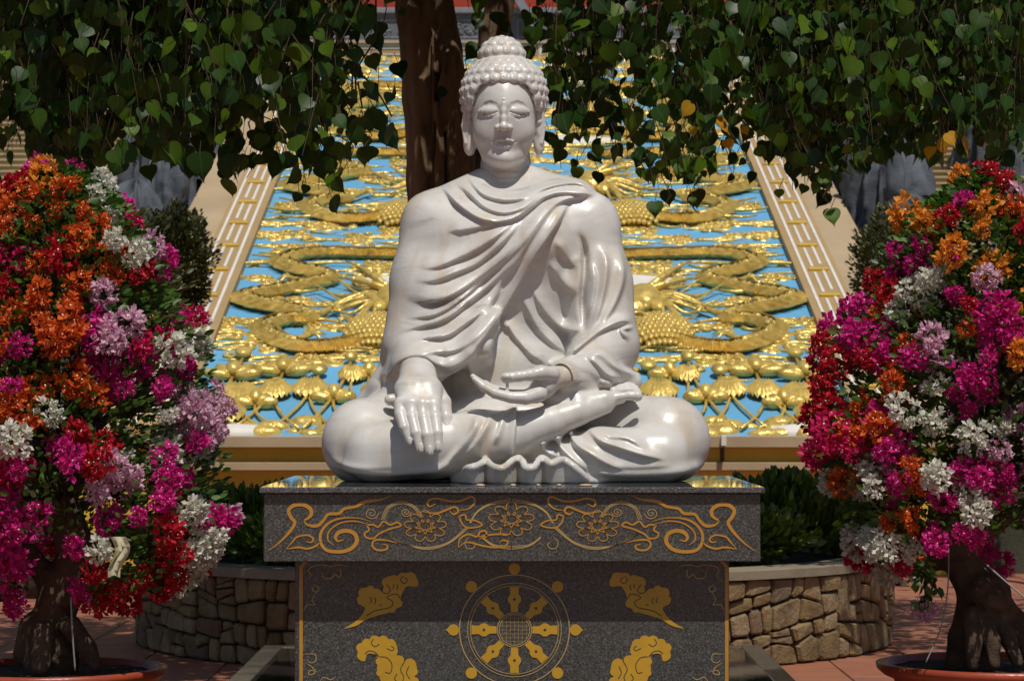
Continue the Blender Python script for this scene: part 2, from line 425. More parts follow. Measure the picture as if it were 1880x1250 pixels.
# collar drapes
ridge([(500,110),(560,190),(610,225),(700,245),(800,235),(880,195),(980,165),(1090,160),(1190,215)], 9, 17, 6, taper=.15)
ridge([(440,150),(520,215),(600,285),(690,312),(780,292),(860,240),(930,200)], 9, 14, 5, taper=.2)
ridge([(370,165),(430,240),(500,300),(580,345),(670,358),(760,335),(840,280),(920,225),(1020,205),(1190,222)], 10, 15, 5, taper=.12)
ridge([(1190,225),(1060,235),(980,260),(920,310),(860,385),(790,475),(700,560),(600,640),(500,700),(380,755),(240,775)], 9, 16, 6, side=-1, taper=.14)
ridge([(1030,255),(985,350),(925,440),(855,545),(800,640),(745,735),(690,830),(620,925),(560,1005),(510,1080),(430,1130),(350,1140)], 13, 30, 4, side=-1, taper=.08)
ridge([(960,270),(900,350),(830,450),(760,560),(690,650),(640,760),(580,850),(500,930)], 8, 14, 7, side=-1, taper=.25)
ridge([(390,415),(470,405),(560,390),(670,365)], 5, 20, 4)
ridge([(240,590),(330,598),(420,565),(520,520),(620,460),(700,400),(770,340)], 9, 15, 6)
ridge([(215,662),(320,668),(430,630),(550,580),(650,500),(740,410),(810,320)], 9, 15, 6)
ridge([(190,770),(330,778),(440,730),(560,650),(680,560),(780,450)], 10, 15, 5)
ridge([(170,862),(300,852),(400,812),(480,755),(570,680),(650,610)], 8, 13, 5)
ridge([(110,942),(220,915),(350,880),(430,840),(520,770),(620,690),(720,600),(830,530)], 9, 14, 5)
ridge([(200,992),(290,965),(400,950),(480,900),(560,840),(640,760),(700,700)], 9, 13, 5)
ridge([(220,1062),(330,1040),(430,1032),(520,990),(600,920),(680,820),(720,750)], 8, 12, 5)
ridge([(60,1210),(100,1140),(150,1090),(220,1062),(290,1068),(350,1105),(420,1118),(500,1080),(560,1010)], 9, 14, 4, taper=.1)
# torso right of the drape
ridge([(700,830),(730,920),(790,1000),(850,1060),(940,1110)], 7, 12, 6)
ridge([(690,850),(700,900),(720,925)], 5, 6, 4)
ridge([(780,720),(830,830),(880,920),(960,1000),(1040,1050)], 7, 15, 7)
ridge([(840,680),(880,780),(940,860),(1010,920),(1080,925),(1115,900)], 7, 14, 6)
ridge([(930,560),(980,640),(1030,700),(1095,740)], 5, 15, 8)
ridge([(960,440),(1010,520),(1060,580),(1100,600)], 4, 14, 9)
ridge([(1075,400),(1115,500),(1118,620),(1108,740),(1110,860),(1122,970)], -12, 6, 8, taper=.3)
ridge([(1180,460),(1232,560),(1222,700),(1182,850),(1128,960)], 8, 11, 6, side=-1)
ridge([(1150,560),(1170,650),(1160,760),(1130,880)], 6, 8, 5, side=-1)
ridge([(1270,480),(1318,600),(1302,720),(1244,840),(1150,950)], 7, 13, 6, side=-1)
ridge([(1385,880),(1300,880),(1200,925),(1100,1000),(1010,1072)], 9, 10, 8, side=-1, taper=.2)
ridge([(1385,905),(1310,925),(1335,962),(1345,990)], 5, 5, 4)
ridge([(1395,1165),(1290,1118),(1200,1050),(1130,1060)], 7, 10, 5, taper=.2)
ridge([(1340,1190),(1240,1160),(1180,1100),(1110,1050)], 5, 8, 5, side=-1)
ridge([(930,1125),(990,1098),(1040,1125),(1062,1190),(1050,1250)], 9, 8, 4, side=1, taper=.1)
ridge([(640,960),(620,1030),(640,1120)], 4, 14, 7, side=-1)
ridge([(520,1080),(520,1150),(560,1230)], 4, 10, 6)
# lap
ridge([(770,330),(745,400),(700,470),(640,540),(585,605)], 8, 12, 7, Q3, taper=.2)
ridge([(835,318),(795,400),(745,480),(690,545)], 6, 9, 5, Q3)
ridge([(885,312),(862,400),(830,480)], 5, 8, 5, Q3)
ridge([(945,295),(930,400),(918,530)], 8, 14, 3, Q3, side=-1, taper=.08)
ridge([(1045,435),(1060,495),(1130,535)], 7, 8, 5, Q3)
ridge([(1105,400),(1130,480),(1190,545),(1265,605)], 8, 9, 6, Q3)
ridge([(1160,365),(1190,460),(1265,515),(1345,560),(1430,590)], 8, 10, 5, Q3)
ridge([(1240,385),(1300,450),(1390,485),(1500,520),(1610,540)], 9, 12, 5, Q3)
ridge([(1280,405),(1345,435),(1430,445),(1520,500)], 6, 10, 6, Q3)
ridge([(80,540),(200,590),(400,606),(600,590),(680,560)], 7, 12, 5, Q3, taper=.15)
ridge([(1250,598),(1400,608),(1600,604),(1720,585),(1780,540)], 7, 14, 4, Q3, taper=.15)
ridge([(60,470),(180,560),(360,570),(520,560)], 3, 16, 9, Q3)
ridge([(1330,560),(1450,570),(1650,560)], 3, 14, 7, Q3)
# soft wrinkles everywhere
yy, xx = np.mgrid[0:FH, 0:FW]
fold += (.5 * np.sin(xx / 31 + yy / 23 + 2 * np.sin(yy / 57)) * np.sin(yy / 37 - xx / 71)).astype(np.float32)
fold[fold > 12] = 12 + (fold[fold > 12] - 12) * .35

B = SDF((-.92, 11.12, CAPZ - .03), (.96, 12.75, 2.56), .0052)
w = W
# hips and torso
B.ell(w(945, 800, 12.22), (R(300), .36, R(88)), .05)
B.ell(w(935, 690, 12.18), (R(150), .30, R(150)), .08)
B.ell(w(937, 500, 12.15), (R(150), .27, R(165)), .08)
B.ell(w(935, 420, 12.15), (R(150), .24, R(80)), .08)
B.ell(w(905, 440, 12.0), (R(70), .16, R(60)), .10); B.ell(w(985, 440, 12.0), (R(70), .16, R(60)), .10)
B.chain([w(890, 345, 12.12), w(800, 412, 12.08)], [R(36, 12), R(60, 12)], .10)
B.chain([w(975, 340, 12.12), w(1075, 412, 12.08)], [R(36, 12), R(59, 12)], .10)
B.chain([w(797, 412, 12.08), w(781, 515, 12.03), w(767, 625, 11.98)], [R(58, 12), R(62, 12), R(63, 12)], .05)
B.chain([w(1076, 412, 12.08), w(1096, 520, 12.03), w(1109, 630, 11.98)], [R(57, 12), R(62, 12), R(63, 12)], .05)
B.chain([w(835, 440, 11.99), w(842, 540, 11.95)], [R(50), R(48)], .09)
B.ell(w(985, 824, 11.66), (R(34), .06, R(30)), .02)
B.ell(w(1020, 800, 11.72), (R(40), .06, R(26)), .03)
# right forearm under the wrap, and the wrap that joins arm and body
B.chain([w(766, 640, 11.95), w(776, 668, 11.78)], [R(58), R(46)], .05)
B.chain([w(800, 540, 11.96), w(845, 620, 11.88), w(820, 650, 11.80)], [R(52), R(46), R(30)], .08)
B.chain([w(830, 655, 11.78), w(875, 635, 11.76), w(900, 600, 11.80)], [R(22), R(20), R(18)], .04)
B.chain([w(726, 650, 12.0), w(700, 705, 12.0), w(645, 748, 12.05)], [R(22), R(18), R(5)], .05)
B.chain([w(735, 670, 11.9), w(722, 720, 11.9), w(700, 748, 11.92)], [R(16), R(16), R(10)], .05)
# left forearm and cuff
B.chain([w(1112, 640, 11.95), w(1080, 678, 11.78), w(1040, 694, 11.64)], [R(60), R(44), R(30)], .04)
B.chain([w(1110, 690, 11.75), w(1160, 700, 11.82), w(1170, 690, 11.9)], [R(26), R(12), R(5)], .06)
B.chain([w(1058, 705, 11.66), w(1085, 722, 11.68)], [R(20), R(12)], .04)
# thighs
B.chain([w(850, 800, 12.2), w(740, 806, 11.98), w(672, 812, 11.84)], [R(80), R(82), R(82)], .06)
B.chain([w(1040, 800, 12.2), w(1140, 806, 11.98), w(1222, 808, 11.84)], [R(80), R(80), R(82)], .06)
# upper shin (cloth) and bare leg ; lower shin
B.chain([w(1215, 835, 11.68), w(1100, 838, 11.66), w(1010, 850, 11.68), w(930, 866, 11.70)], [R(52), R(50), R(36), R(16)], .04)
B.chain([w(690, 830, 11.66), w(800, 818, 11.60), w(880, 806, 11.58), w(950, 796, 11.60)], [R(56), R(56), R(50), R(42)], .035)
B.ell(w(940, 760, 11.95), (R(160), .22, R(40)), .06)
# bare shin, ankle and the upturned foot
B.chain([w(962, 790, 11.585), w(1010, 775, 11.60), w(1060, 757, 11.62), w(1110, 742, 11.66)], [R(36), R(31), R(24), R(18)], .012)
B.chain([w(998, 728, 11.62), w(1060, 735, 11.63), w(1110, 733, 11.66), w(1140, 731, 11.68)], [R(12), R(14), R(15), R(10)], .02)
B.chain([w(1133, 729, 11.66), w(1156, 726, 11.66), w(1170, 727, 11.66)], [R(8.5), R(7.5), R(10)], .01)
for k in range(3):
    B.chain([w(1120 + 3 * k, 708 + 5 * k, 11.74 - .02 * k), w(1148 + 4 * k, 706 + 5 * k, 11.76 - .02 * k), w(1168 + 3 * k, 712 + 4.5 * k, 11.77 - .02 * k)], [R(8), R(5.5), R(5)], .006)
B.ell(w(1108, 703, 11.70), (R(16), R(14), R(9)), .012); B.ell(w(1107, 702, 11.665), (R(6), R(5), R(5)), .003)
# toe of the other foot showing beside the hand
B.chain([w(745, 733, 11.74), w(716, 734, 11.72)], [R(12), R(11)], .01)
# fold relief on everything so far
q = B.sl((-9, -9, CAPZ + .02), (9, 12.45, 9))
def near_apply(B, q, amp):
    D = B.D[q]; I = np.argwhere(np.abs(D) < .07)
    x = B.ax[0][q[0]][I[:, 0]]; y = B.ax[1][q[1]][I[:, 1]]; z = B.ax[2][q[2]][I[:, 2]]
    px, py = to_px(x, y, z); fx = np.clip(px - FX0, 0, FW - 1.01); fy = np.clip(py - FY0, 0, FH - 1.01)
    ix, iy = fx.astype(int), fy.astype(int); a, b = fx - ix, fy - iy
    f = fold[iy, ix] * (1 - a) * (1 - b) + fold[iy, ix + 1] * a * (1 - b) + fold[iy + 1, ix] * (1 - a) * b + fold[iy + 1, ix + 1] * a * b
    wgt = np.clip((12.35 - y) / .25, 0, 1)
    bare = (px > 948) & (px < 1185) & (py > 700) & (y < 11.80) & (py < 828 - (px - 950) * .36)
    f = np.where(bare, 0, f)
    D[I[:, 0], I[:, 1], I[:, 2]] -= (f * wgt * amp).astype(np.float32); B.D[q] = D
near_apply(B, q, 1.42 / 424.)
# ruffled cloth on the pedestal in front of the ankles
ruf = [(848, 884, 11.50), (855, 862, 11.40), (868, 858, 11.36), (882, 852, 11.42), (893, 846, 11.46), (904, 856, 11.38), (922, 860, 11.35), (940, 846, 11.42), (952, 842, 11.48),
       (960, 848, 11.42), (966, 860, 11.36), (980, 858, 11.36), (992, 842, 11.46), (1004, 846, 11.44), (1012, 852, 11.38), (1024, 846, 11.42), (1036, 845, 11.46), (1050, 854, 11.44), (1064, 866, 11.44), (1078, 880, 11.46)]
rp = smooth_path([w(*p) for p in ruf], 3)
for i in range(len(rp) - 1):
    a, b = rp[i], rp[i + 1]; B.cap(a, b, R(5.0, 11.4), R(5.0, 11.4), .008)
for i in range(0, len(rp) - 1):
    a = rp[i]; foot = np.array([a[0] + .004, a[1] + .055, CAPZ - .01]); B.cap(a + np.array([0, .012, 0]), foot, R(5), R(7), .016)
B.chain([w(850, 885, 11.60), w(960, 880, 11.60), w(1090, 885, 11.60)], [R(22), R(30), R(22)], .03)
# flat underside
B.op(lambda X, Y, Z: (Z - (CAPZ + .001)) + 0 * X + 0 * Y, (-9, -9, -9), (9, 99, CAPZ + .05), .002, 's')
B.build('robed_body', MARBLE, statue)

# --- hands, finer grid
H1 = SDF((-.60, 11.24, 1.20), (-.22, 11.98, 1.80), .0034)
def Q4(x, y, d): return W(700 + x / 5.68, 640 + y / 5.68, d)
h = Q4
H1.chain([h(350, 60, 11.84), h(370, 190, 11.74), h(385, 300, 11.64)], [R(34), R(32), R(27)], .02, fl=(1, .9, 1))
for (x0, x1, x2) in ((330, 260, 250), (370, 330, 325), (400, 420, 430), (430, 510, 540)):
    H1.chain([h(x0, 270, 11.64), h(x1, 430, 11.55), h(x2, 590, 11.475)], [R(22), R(19), R(14.5)], .035)
fing = [  # little, ring, middle, index
 ([(205,570,11.48),(205,690,11.44),(240,820,11.40),(300,985,11.395)], [11,9.5,8,5.6]),
 ([(310,585,11.47),(322,720,11.425),(365,880,11.385),(405,1060,11.375)], [11.5,10,8.6,6.2]),
 ([(420,590,11.465),(440,730,11.42),(475,900,11.375),(502,1085,11.365)], [11.5,10.4,9,6.4]),
 ([(540,590,11.47),(560,720,11.425),(583,880,11.385),(592,1045,11.375)], [11.5,10.4,9,6.6])]
for P, r in fing: H1.chain([h(*p) for p in P], [R(a * 1.2, 11.4) for a in r], .0035)
H1.chain([h(530,420,11.60), h(640,560,11.56), h(672,720,11.53), h(690,890,11.50)], [R(20), R(15), R(12), R(9.5)], .008)
for (x, y, d, rr) in ((300,962,11.372,4.4),(412,1030,11.350,5.2),(506,1058,11.339,5.2),(592,1012,11.348,5.4)):
    H1.ell(h(x, y, d), (R(rr), .006, R(rr * 1.8)), .0015)
for (x, y, d) in ((215,590,11.445),(315,600,11.43),(425,600,11.425),(545,600,11.43)): H1.ell(h(x, y, d + .016), (R(11), .014, R(13)), .02)
H1.build('hand', MARBLE, statue)

H2 = SDF((-.22, 11.24, 1.36), (.30, 11.98, 1.72), .0034)
def h5(x, y, d): return W(840 + x / 4.808, 640 + y / 4.808, d)
H2.chain([h5(1040, 230, 11.66), h5(940, 245, 11.60), h5(830, 265, 11.57)], [R(23), R(20.5), R(21)], .015)
H2.chain([h5(830, 262, 11.57), h5(760, 330, 11.56), h5(690, 395, 11.56)], [R(20), R(21), R(18)], .02)
H2.chain([h5(840, 225, 11.53), h5(740, 215, 11.50), h5(640, 232, 11.48), h5(540, 245, 11.47), h5(425, 258, 11.465)], [R(13), R(13), R(10), R(9), R(9.5)], .01)
H2.ell(h5(436, 246, 11.445), (R(8), .008, R(5)), .0015)
fs = [([(720,400,11.51),(600,435,11.475),(470,430,11.465),(330,395,11.46),(225,335,11.46),(150,268,11.465)], [15,12.5,10.5,9.5,8,5.2]),
      ([(720,385,11.56),(590,415,11.52),(450,405,11.51),(310,370,11.50),(210,310,11.50),(135,245,11.50)], [14,11.5,10,9,7.8,5]),
      ([(720,375,11.60),(590,400,11.565),(450,395,11.55),(320,365,11.55),(225,315,11.55),(160,262,11.55)], [13,11,10,8.5,7.5,5]),
      ([(720,370,11.64),(600,390,11.61),(480,388,11.60),(380,372,11.595),(300,345,11.595),(245,300,11.595)], [12,10,9,8,7,5])]
for P, r in fs: H2.chain([h5(*p) for p in P], [R(a, 11.5) for a in r], .003)
H2.chain([h5(438, 280, 11.465), h5(440, 400, 11.465)], [R(2.6), R(3.4)], .003)
H2.build('hand', MARBLE, statue)

# --- head, in local pixel units (1 unit = 1/417 m); w points to the viewer
HC = np.array([(924 - 940) / 417.0, 12.09, CAMZ + (740 - 200) / 417.0])
def hxf(V): return np.stack([HC[0] + V[:, 0] / 417, HC[1] - V[:, 1] / 417, HC[2] + V[:, 2] / 417], 1)
E = SDF((-92, -100, -165), (92, 112, 60), 1.25)
def ws(u, v): return 85 * math.sqrt(max(.02, 1 - ((u - 1) / 63) ** 2 - ((v + 10) / 99) ** 2))
E.ell((1, 0, -8), (61, 84, 99), 2); E.ell((1, -20, 20), (70, 75, 70), 12); E.ell((1, 18, -50), (46, 50, 52), 14)
E.ell((-26, 40, -42), (24, 24, 26), 20); E.ell((28, 40, -42), (24, 24, 26), 20)
E.ell((1, 52, -92), (20, 18, 15), 14); E.ell((1, 30, -86), (38, 34, 20), 16)
# sockets
for sx in (-1, 1):
    c = 1 + sx * 28
    E.chain([(1 + sx * u, ws(u, v) + 3.6, v) for u, v in ((12, -2), (17, 4), (28, 7.2), (38, 5), (47, -2))], [4.5, 6, 6.8, 6.5, 4.5], 1.6, 's')
    E.chain([(1 + sx * u, ws(u, v) + 4.6, v) for u, v in ((14, -10), (28, -19), (42, -12))], [4.5, 5, 5], 5, 's')
    E.ell((1 + sx * 11.5, ws(11, -6) + 5.5, -7), (5, 8, 9), 6, 's')
    E.chain([(1 + sx * u, ws(u, -7) - dd, -7) for u, dd in ((15, 5.6), (22, 7.2), (28, 7.8), (35, 7.2), (43, 5.4))], [5, 7.6, 8.8, 7.6, 5], 3)
    E.chain([(c + u, ws(c + u, v) + dw, v) for u, v, dw in ((-15.5, -10, -2.2), (-8, -13, -.4), (0, -14.1, .2), (8, -13, -.4), (15.5, -10, -2.2))], 1.4, 1.2, 's')
    E.chain([(c + u, ws(c + u, v) + dw, v) for u, v, dw in ((-15, -12.3, -3.4), (-7, -15.6, -1.8), (0, -16.6, -1.0), (7, -15.6, -1.8), (15, -12.3, -3.4))], 1.2, 2.5)
# nose
E.chain([(1, ws(0, 4) - 2, 6), (1, 84, -8), (1, 86, -22), (1, 87, -36)], [4.2, 4.4, 5.0, 6.8], 5)
E.ell((1, 88, -38), (8.5, 8, 7.5), 4)
E.ell((-9.5, 81, -38.5), (6.0, 8.0, 5.4), 2.5); E.ell((11.5, 81, -38.5), (6.0, 8.0, 5.4), 2.5)
E.ell((-5, 86, -45), (3, 3.5, 1.6), 1.5, 's'); E.ell((7, 86, -45), (3, 3.5, 1.6), 1.5, 's')
E.chain([(1, ws(0, -50) + 1.5, -48), (1, ws(0, -56) + 2, -56)], 2.2, 3, 's')
# mouth
E.ell((1, 57, -67), (22, 13, 12), 9)
E.chain([(-19, ws(19, -64) + 1.2, -63.5), (-10, ws(10, -60) + 3.6, -60.8), (-4, ws(0, -60) + 5.0, -59.6), (1, ws(0, -61) + 4.6, -61.2), (6, ws(0, -60) + 5.0, -59.6), (12, ws(10, -60) + 3.6, -60.8), (21, ws(19, -64) + 1.2, -63.5)], [1.2, 2.6, 3.2, 2.8, 3.2, 2.6, 1.2], 1.0)
E.chain([(-15, ws(15, -68) + 1.4, -67.6), (-7, ws(7, -71) + 3.8, -71), (1, ws(0, -72) + 4.8, -72.2), (9, ws(7, -71) + 3.8, -71), (17, ws(15, -68) + 1.4, -67.6)], [1.8, 4.2, 5.2, 4.2, 1.8], 1.2)
E.chain([(-21, ws(21, -64) + 1.2, -62.8), (-10, ws(10, -66) + 4.6, -65.6), (1, ws(0, -66) + 7.4, -65.6), (12, ws(10, -66) + 4.6, -65.6), (23, ws(21, -64) + 1.2, -62.8)], 1.1, 1.0, 's')
E.chain([(-9, ws(9, -80) + 2, -80), (1, ws(0, -81) + 3, -81), (11, ws(9, -80) + 2, -80)], 2.6, 4, 's')
E.ell((1, 57, -92), (14, 14, 10), 9)
E.ell((1, ws(0, 14) + .3, 12.5), (3.2, 2.6, 3.4), .8)
# ears
for sx in (-1, 1):
    o = 1 if sx > 0 else 0
    E.ell((sx * 66 + o, 0, -28), (9.5, 18, 44), 5); E.ell((sx * 62 + o * 4, 4, -62), (12 - o * 2, 11, 21), 4)
    E.chain([(sx * 70 + o, 12, 2), (sx * 74 + o, 8, -28), (sx * 70 + o, 14, -60)], [4, 4, 3], 3)
    E.chain([(sx * 67 + o, 19, -8), (sx * 66 + o, 20, -40)], 3, 2, 's')
# neck with rings
E.chain([(4, -22, -70), (6, -22, -165)], [44, 55], 5, fl=(1, 1, 1))
for v, r in ((-112, 1.8), (-124, 1.8), (-136, 1.6)):
    E.op(lambda X, Y, Z, v=v: np.sqrt((np.sqrt((X - 5) ** 2 + (Y + 22) ** 2) - (49 - (Z + 112) * .12)) ** 2 + (Z - v - .0015 * (X - 5) ** 2) ** 2) - 1.4, (-70, -80, v - 9), (80, 60, v + 9), 3.5, 's')
# veil of the head: slight chin crease
E.build('head', MARBLE, statue, hxf)

G = SDF((-98, -112, -50), (98, 100, 150), 1.25)
G.ell((1, -12, 26), (78, 88, 84), 2); G.ell((1, -12, 44), (76, 80, 62), 8)
G.ell((-3, -8, 102), (43, 41, 37), 3)
def window(X, Y, Z):     # the face opening
    sx = np.abs(X - 1) / 55.0; top = 49 - 22 * np.clip(sx, 0, 1.2) ** 4
    return np.maximum(np.maximum(np.abs(X - 1) - 56 + .0 * Z, Z - top), 10 - Y) 
G.op(window, (-98, -5, -60), (98, 110, 80), 3, 's')
G.op(lambda X, Y, Z: np.maximum(Z - (6 - 24 * np.clip((Y - 10) / -40, 0, 1)), -Y - 130) + 0 * X, (-98, -112, -60), (98, 110, 12), 3, 's')
def nubs(c, r, n, sz, ok):
    pts = []
    rows = int(math.pi * (r[0] + r[2]) / 2 / (sz * 1.75))
    for j in range(rows + 1):
        la = math.pi / 2 - math.pi * j / rows; m = max(1, int(round(2 * math.pi * math.cos(la) * r[0] / (sz * 1.95))))
        for i in range(m):
            lo = 2 * math.pi * (i + .5 * (j % 2)) / m
            pts.append((c[0] + r[0] * math.cos(la) * math.sin(lo), c[1] + r[1] * math.cos(la) * math.cos(lo), c[2] + r[2] * math.sin(la)))
    for p in pts:
        if not ok(p): continue
        nrm = np.array([(p[i] - c[i]) / r[i] ** 2 for i in range(3)]); nrm /= np.linalg.norm(nrm); p = np.array(p)
        G.ell(p - nrm * 5.0, (sz * 1.02,) * 3, 3.4)
        if nrm[1] > -.2:                                       # the snail groove of the curl
            u = np.cross(nrm, [0, 0, 1.0]); u /= np.linalg.norm(u) + 1e-6; v = np.cross(nrm, u)
            P = [p + nrm * (sz * 1.02 - 4.4 - .25 * k) + (u * math.cos(k * .62) + v * math.sin(k * .62)) * sz * .085 * (k * .55 + 1) for k in range(11)]
            G.chain(P, .75, 1.0, 's')
EV = lambda p: (p[2] > 52 - 22 * min(1.2, abs(p[0] - 1) / 55) ** 4 or abs(p[0] - 1) > 62 or p[1] < 8) and p[2] > -2
nubs((1, -12, 30), (80, 88, 80), 0, 9.4, lambda p: EV(p) and p[2] < 74)
nubs((1, -12, 44), (77, 81, 63), 0, 9.2, lambda p: p[2] >= 76 and math.hypot(p[0] + 3, p[1] + 8) > 40)
nubs((-3, -8, 101), (42, 41, 37), 0, 9.6, lambda p: p[2] > 100)
# hairline roll and side locks
for sx in (-1, 1):
    for k in range(6): G.ell((1 + sx * 64, 22 - 1.5 * k, 34 - 11 * k), (6.5, 7, 6.5), 1.5)
G.build('hair', MARBLE, statue, hxf)
# ================================================================== GROUND
m = MB(); m.box(-80, 80, -30, 120, -.5, -.03); g = m.build('ground', GROUNDM); tag(g, kind='structure')
paving = MB().box(-6.5, 6.5, 8.5, 25, -.1, -.012).build('paving', MORTAR); tag(paving, kind='structure')
tm = MB().box(-.2455, .2455, -.2455, .2455, -.02, 0.0, .004); me = bpy.data.meshes.new('tile'); me.from_pydata(tm.v, [], tm.f); me.materials.append(TILE)
nt_ = 0
for j in range(32):
    y = 9.25 + .5 * j
    for i in range(-11, 12):
        x = .5 * i + .1
        vis = abs(x) < y * .192 + .3 and abs(x) > 1.9 and math.hypot(x, y - 17.5) > 2.3 and y > 12.2
        if not vis or nt_ >= 298: continue
        o = link('paving_tile', me, paving, False); o.location = (x + random.uniform(-.002, .002), y, random.uniform(-.001, .002)); o.rotation_euler = (0, 0, random.uniform(-.004, .004)); nt_ += 1
# the rest of the floor, joined
m = MB()
for j in range(32):
    y = 9.25 + .5 * j
    for i in range(-11, 12):
        x = .5 * i + .1
        vis = abs(x) < y * .192 + .3 and abs(x) > 1.9 and math.hypot(x, y - 17.5) > 2.3 and y > 12.2
        if not vis: m.box(x - .2455, x + .2455, y - .2455, y + .2455, -.02, -.001)
o = m.build('tile_field', TILE, paving); tag(o, kind='stuff')

# ================================================================== PEDESTAL
ped = empty('granite_pedestal', (0, 11.8, 0), 'dark granite pedestal with gold wheel, cloud and lotus inlay under the statue', 'pedestal')
MB().box(-.884, .884, 11.12, 12.55, .26, .862, .003).build('lower_block', GRANITE, ped)
MB().box(-1.0, 1.0, 10.99, 12.68, .862, 1.138, .004).build('upper_block', GRANITE, ped)
MB().box(-1.016, 1.016, 10.964, 12.72, 1.138, 1.163, .004).build('cap_slab', CAPG, ped)
plinth = empty('plinth', (0, 12.4, 0), 'low polished black stone plinth with a grey border around the pedestal foot', 'plinth')
MB().box(-1.17, 1.17, 10.36, 13.90, 0, .258).build('polished_slab', GRANITE2, plinth)
b = MB()
b.box(-1.27, -1.17, 10.26, 14.0, 0, .262, .003); b.box(1.17, 1.27, 10.26, 14.0, 0, .262, .003); b.box(-1.17, 1.17, 13.9, 14.0, 0, .262, .003); b.box(-1.17, 1.17, 10.26, 10.36, 0, .262, .003)
b.build('border_kerb', BORDERST, plinth)

class INK:
    """flat inlay: ribbons and filled shapes lying on a vertical face, drawn from (pixel) curves"""
    def __init__(s, y, ins, mir=None): s.m = MB(); s.y = y; s.q = ins; s.mir = mir; s.lift = 0
    def pt(s, p, flip):
        x, y = s.q(*p)
        if flip: x = 2 * s.mir - x
        v = W(x, y, s.y); return (v[0], s.y - s.lift, v[2])
    def line(s, P, w, n=5, both=True, taper=True, closed=False):
        P = [np.array(p, float) for p in P]
        if closed: P = P + [P[0]]
        P = smooth_path(P, n)
        for flip in ([0, 1] if (both and s.mir) else [0]):
            Q = [np.array(s.pt(p, flip)) for p in P]; V = []; N = len(Q)
            for i, p in enumerate(Q):
                t = Q[min(i + 1, N - 1)] - Q[max(0, i - 1)]; t /= np.linalg.norm(t) + 1e-9
                ww = (w if np.isscalar(w) else np.interp(i / (N - 1), np.linspace(0, 1, len(w)), w)) * s.y / F / 2 * (.82 if s.y < 11 else 1)
                if taper and not closed: ww *= min(1, .25 + 4.0 * min(i, N - 1 - i) / N)
                nr = np.array([-t[2], 0, t[0]]) * ww
                V += [p + nr, p - nr]
            s.m.add(V, [(2 * i, 2 * i + 1, 2 * i + 3, 2 * i + 2) for i in range(N - 1)])
        return s
    def fill(s, P, n=4, both=True):
        P = [np.array(p, float) for p in P]; P = smooth_path(P + [P[0]], n)[:-1]
        for flip in ([0, 1] if (both and s.mir) else [0]):
            s.m.add([s.pt(p, flip) for p in P], [tuple(range(len(P)))])
        return s
def Z6(x, y): return (470 + x / 3.204, 860 + y / 3.204)
UY = 10.9885
A = INK(UY, Z6, 939.0); A.lift = .0012
A.line([(72,482),(130,440),(190,380),(228,320),(205,285),(192,245),(225,215),(280,212),(322,240),(322,275),(290,300),(275,292)], [5,7,8,9,8,7], 5)
A.line([(275,290),(300,328),(360,335),(400,300),(425,268),(490,262),(520,235),(590,222),(640,195),(735,182),(800,158)], [6,8,6,7,6,8,3], 5)
A.line([(680,312),(600,290),(500,292),(430,318),(385,370),(380,430),(415,478),(490,488),(555,472),(592,430),(582,385),(540,365),(492,372),(468,400),(480,425),(515,418)], [3,5,6,7,8,9,9,9,7], 6)
A.line([(650,322),(570,308),(490,322),(430,368),(424,420),(460,450)], 3.2)
A.line([(178,470),(215,430),(240,402),(300,390),(336,410),(326,432),(295,428)], 4); A.line([(178,472),(250,462),(300,470),(350,455),(378,430)], 4.5)
A.line([(650,330),(690,330),(720,342),(750,310),(790,330),(830,315),(852,335),(800,350),(760,365),(720,385),(690,410),(650,405),(638,380),(665,360),(650,330)], 4, taper=False)
A.line([(830,435),(760,420),(700,420),(684,450),(710,477),(762,475),(772,452),(740,442)], 4.5)
A.line([(978,252),(1060,262),(1120,242),(1170,225),(1190,250),(1162,268),(1140,250)], 4.6); A.line([(1060,205),(1018,222),(1012,190),(1060,175),(1130,190),(1200,190),(1270,165),(1286,200),(1250,235),(1196,245)], 4.6)
A.line([(1195,280),(1230,270),(1240,300),(1290,305),(1330,330),(1290,345),(1240,345),(1210,320),(1195,280)], 3.6, taper=False)
tag(A.m.build('scroll_inlay', INLAY, ped), kind='stuff')
A = INK(UY, Z6, None); A.lift = .0012
A.line([(1190,462),(1200,412),(1250,385),(1300,400),(1318,370),(1352,368),(1352,402),(1312,412)], 4.4); A.line([(1190,464),(1240,432),(1330,452),(1400,462),(1462,455),(1482,430),(1450,420),(1430,440)], 4.2); A.line([(1300,402),(1400,386),(1500,385)], 4)
A.m.build('cloud_inlay', INLAY, ped)
A = INK(UY, Z6, 939.0); A.lift = .0010
for dr in (0, 10, 20):
    A.line([(742 - dr * .2,368),(840,430 - dr * .2),(990,462 + dr * .6),(1130,432 + dr * .5),(1235 + dr,345)], 1.5, taper=False)
    A.line([(736 + dr,300),(770 + dr * .6,228 + dr * .4),(850,192 + dr * .7),(930 - dr * .5,218 + dr * .4),(985 - dr,285)], 1.4, taper=False)
    A.line([(1255 + dr * .4,320),(1300 + dr * .2,250 + dr * .3),(1390,198 + dr * .6),(1506,178 + dr)], 1.4, taper=False)
    A.line([(1330,400 + dr * .4),(1400,446 + dr * .5),(1506,455 + dr)], 1.4, taper=False)
for (cx, cy, r0) in ((680,262,42),(882,256,32)):
    A.line([(cx + r0 * (1 - k / 15) * math.cos(k * .85), cy + r0 * .85 * (1 - k / 15) * math.sin(k * .85)) for k in range(15)], 1.5, 3, taper=False)
A.line([(1260,395),(1230,430),(1240,465),(1275,468),(1290,445),(1270,430)], 1.6)
tag(A.m.build('vine_lines', INLAY2, ped), kind='stuff')
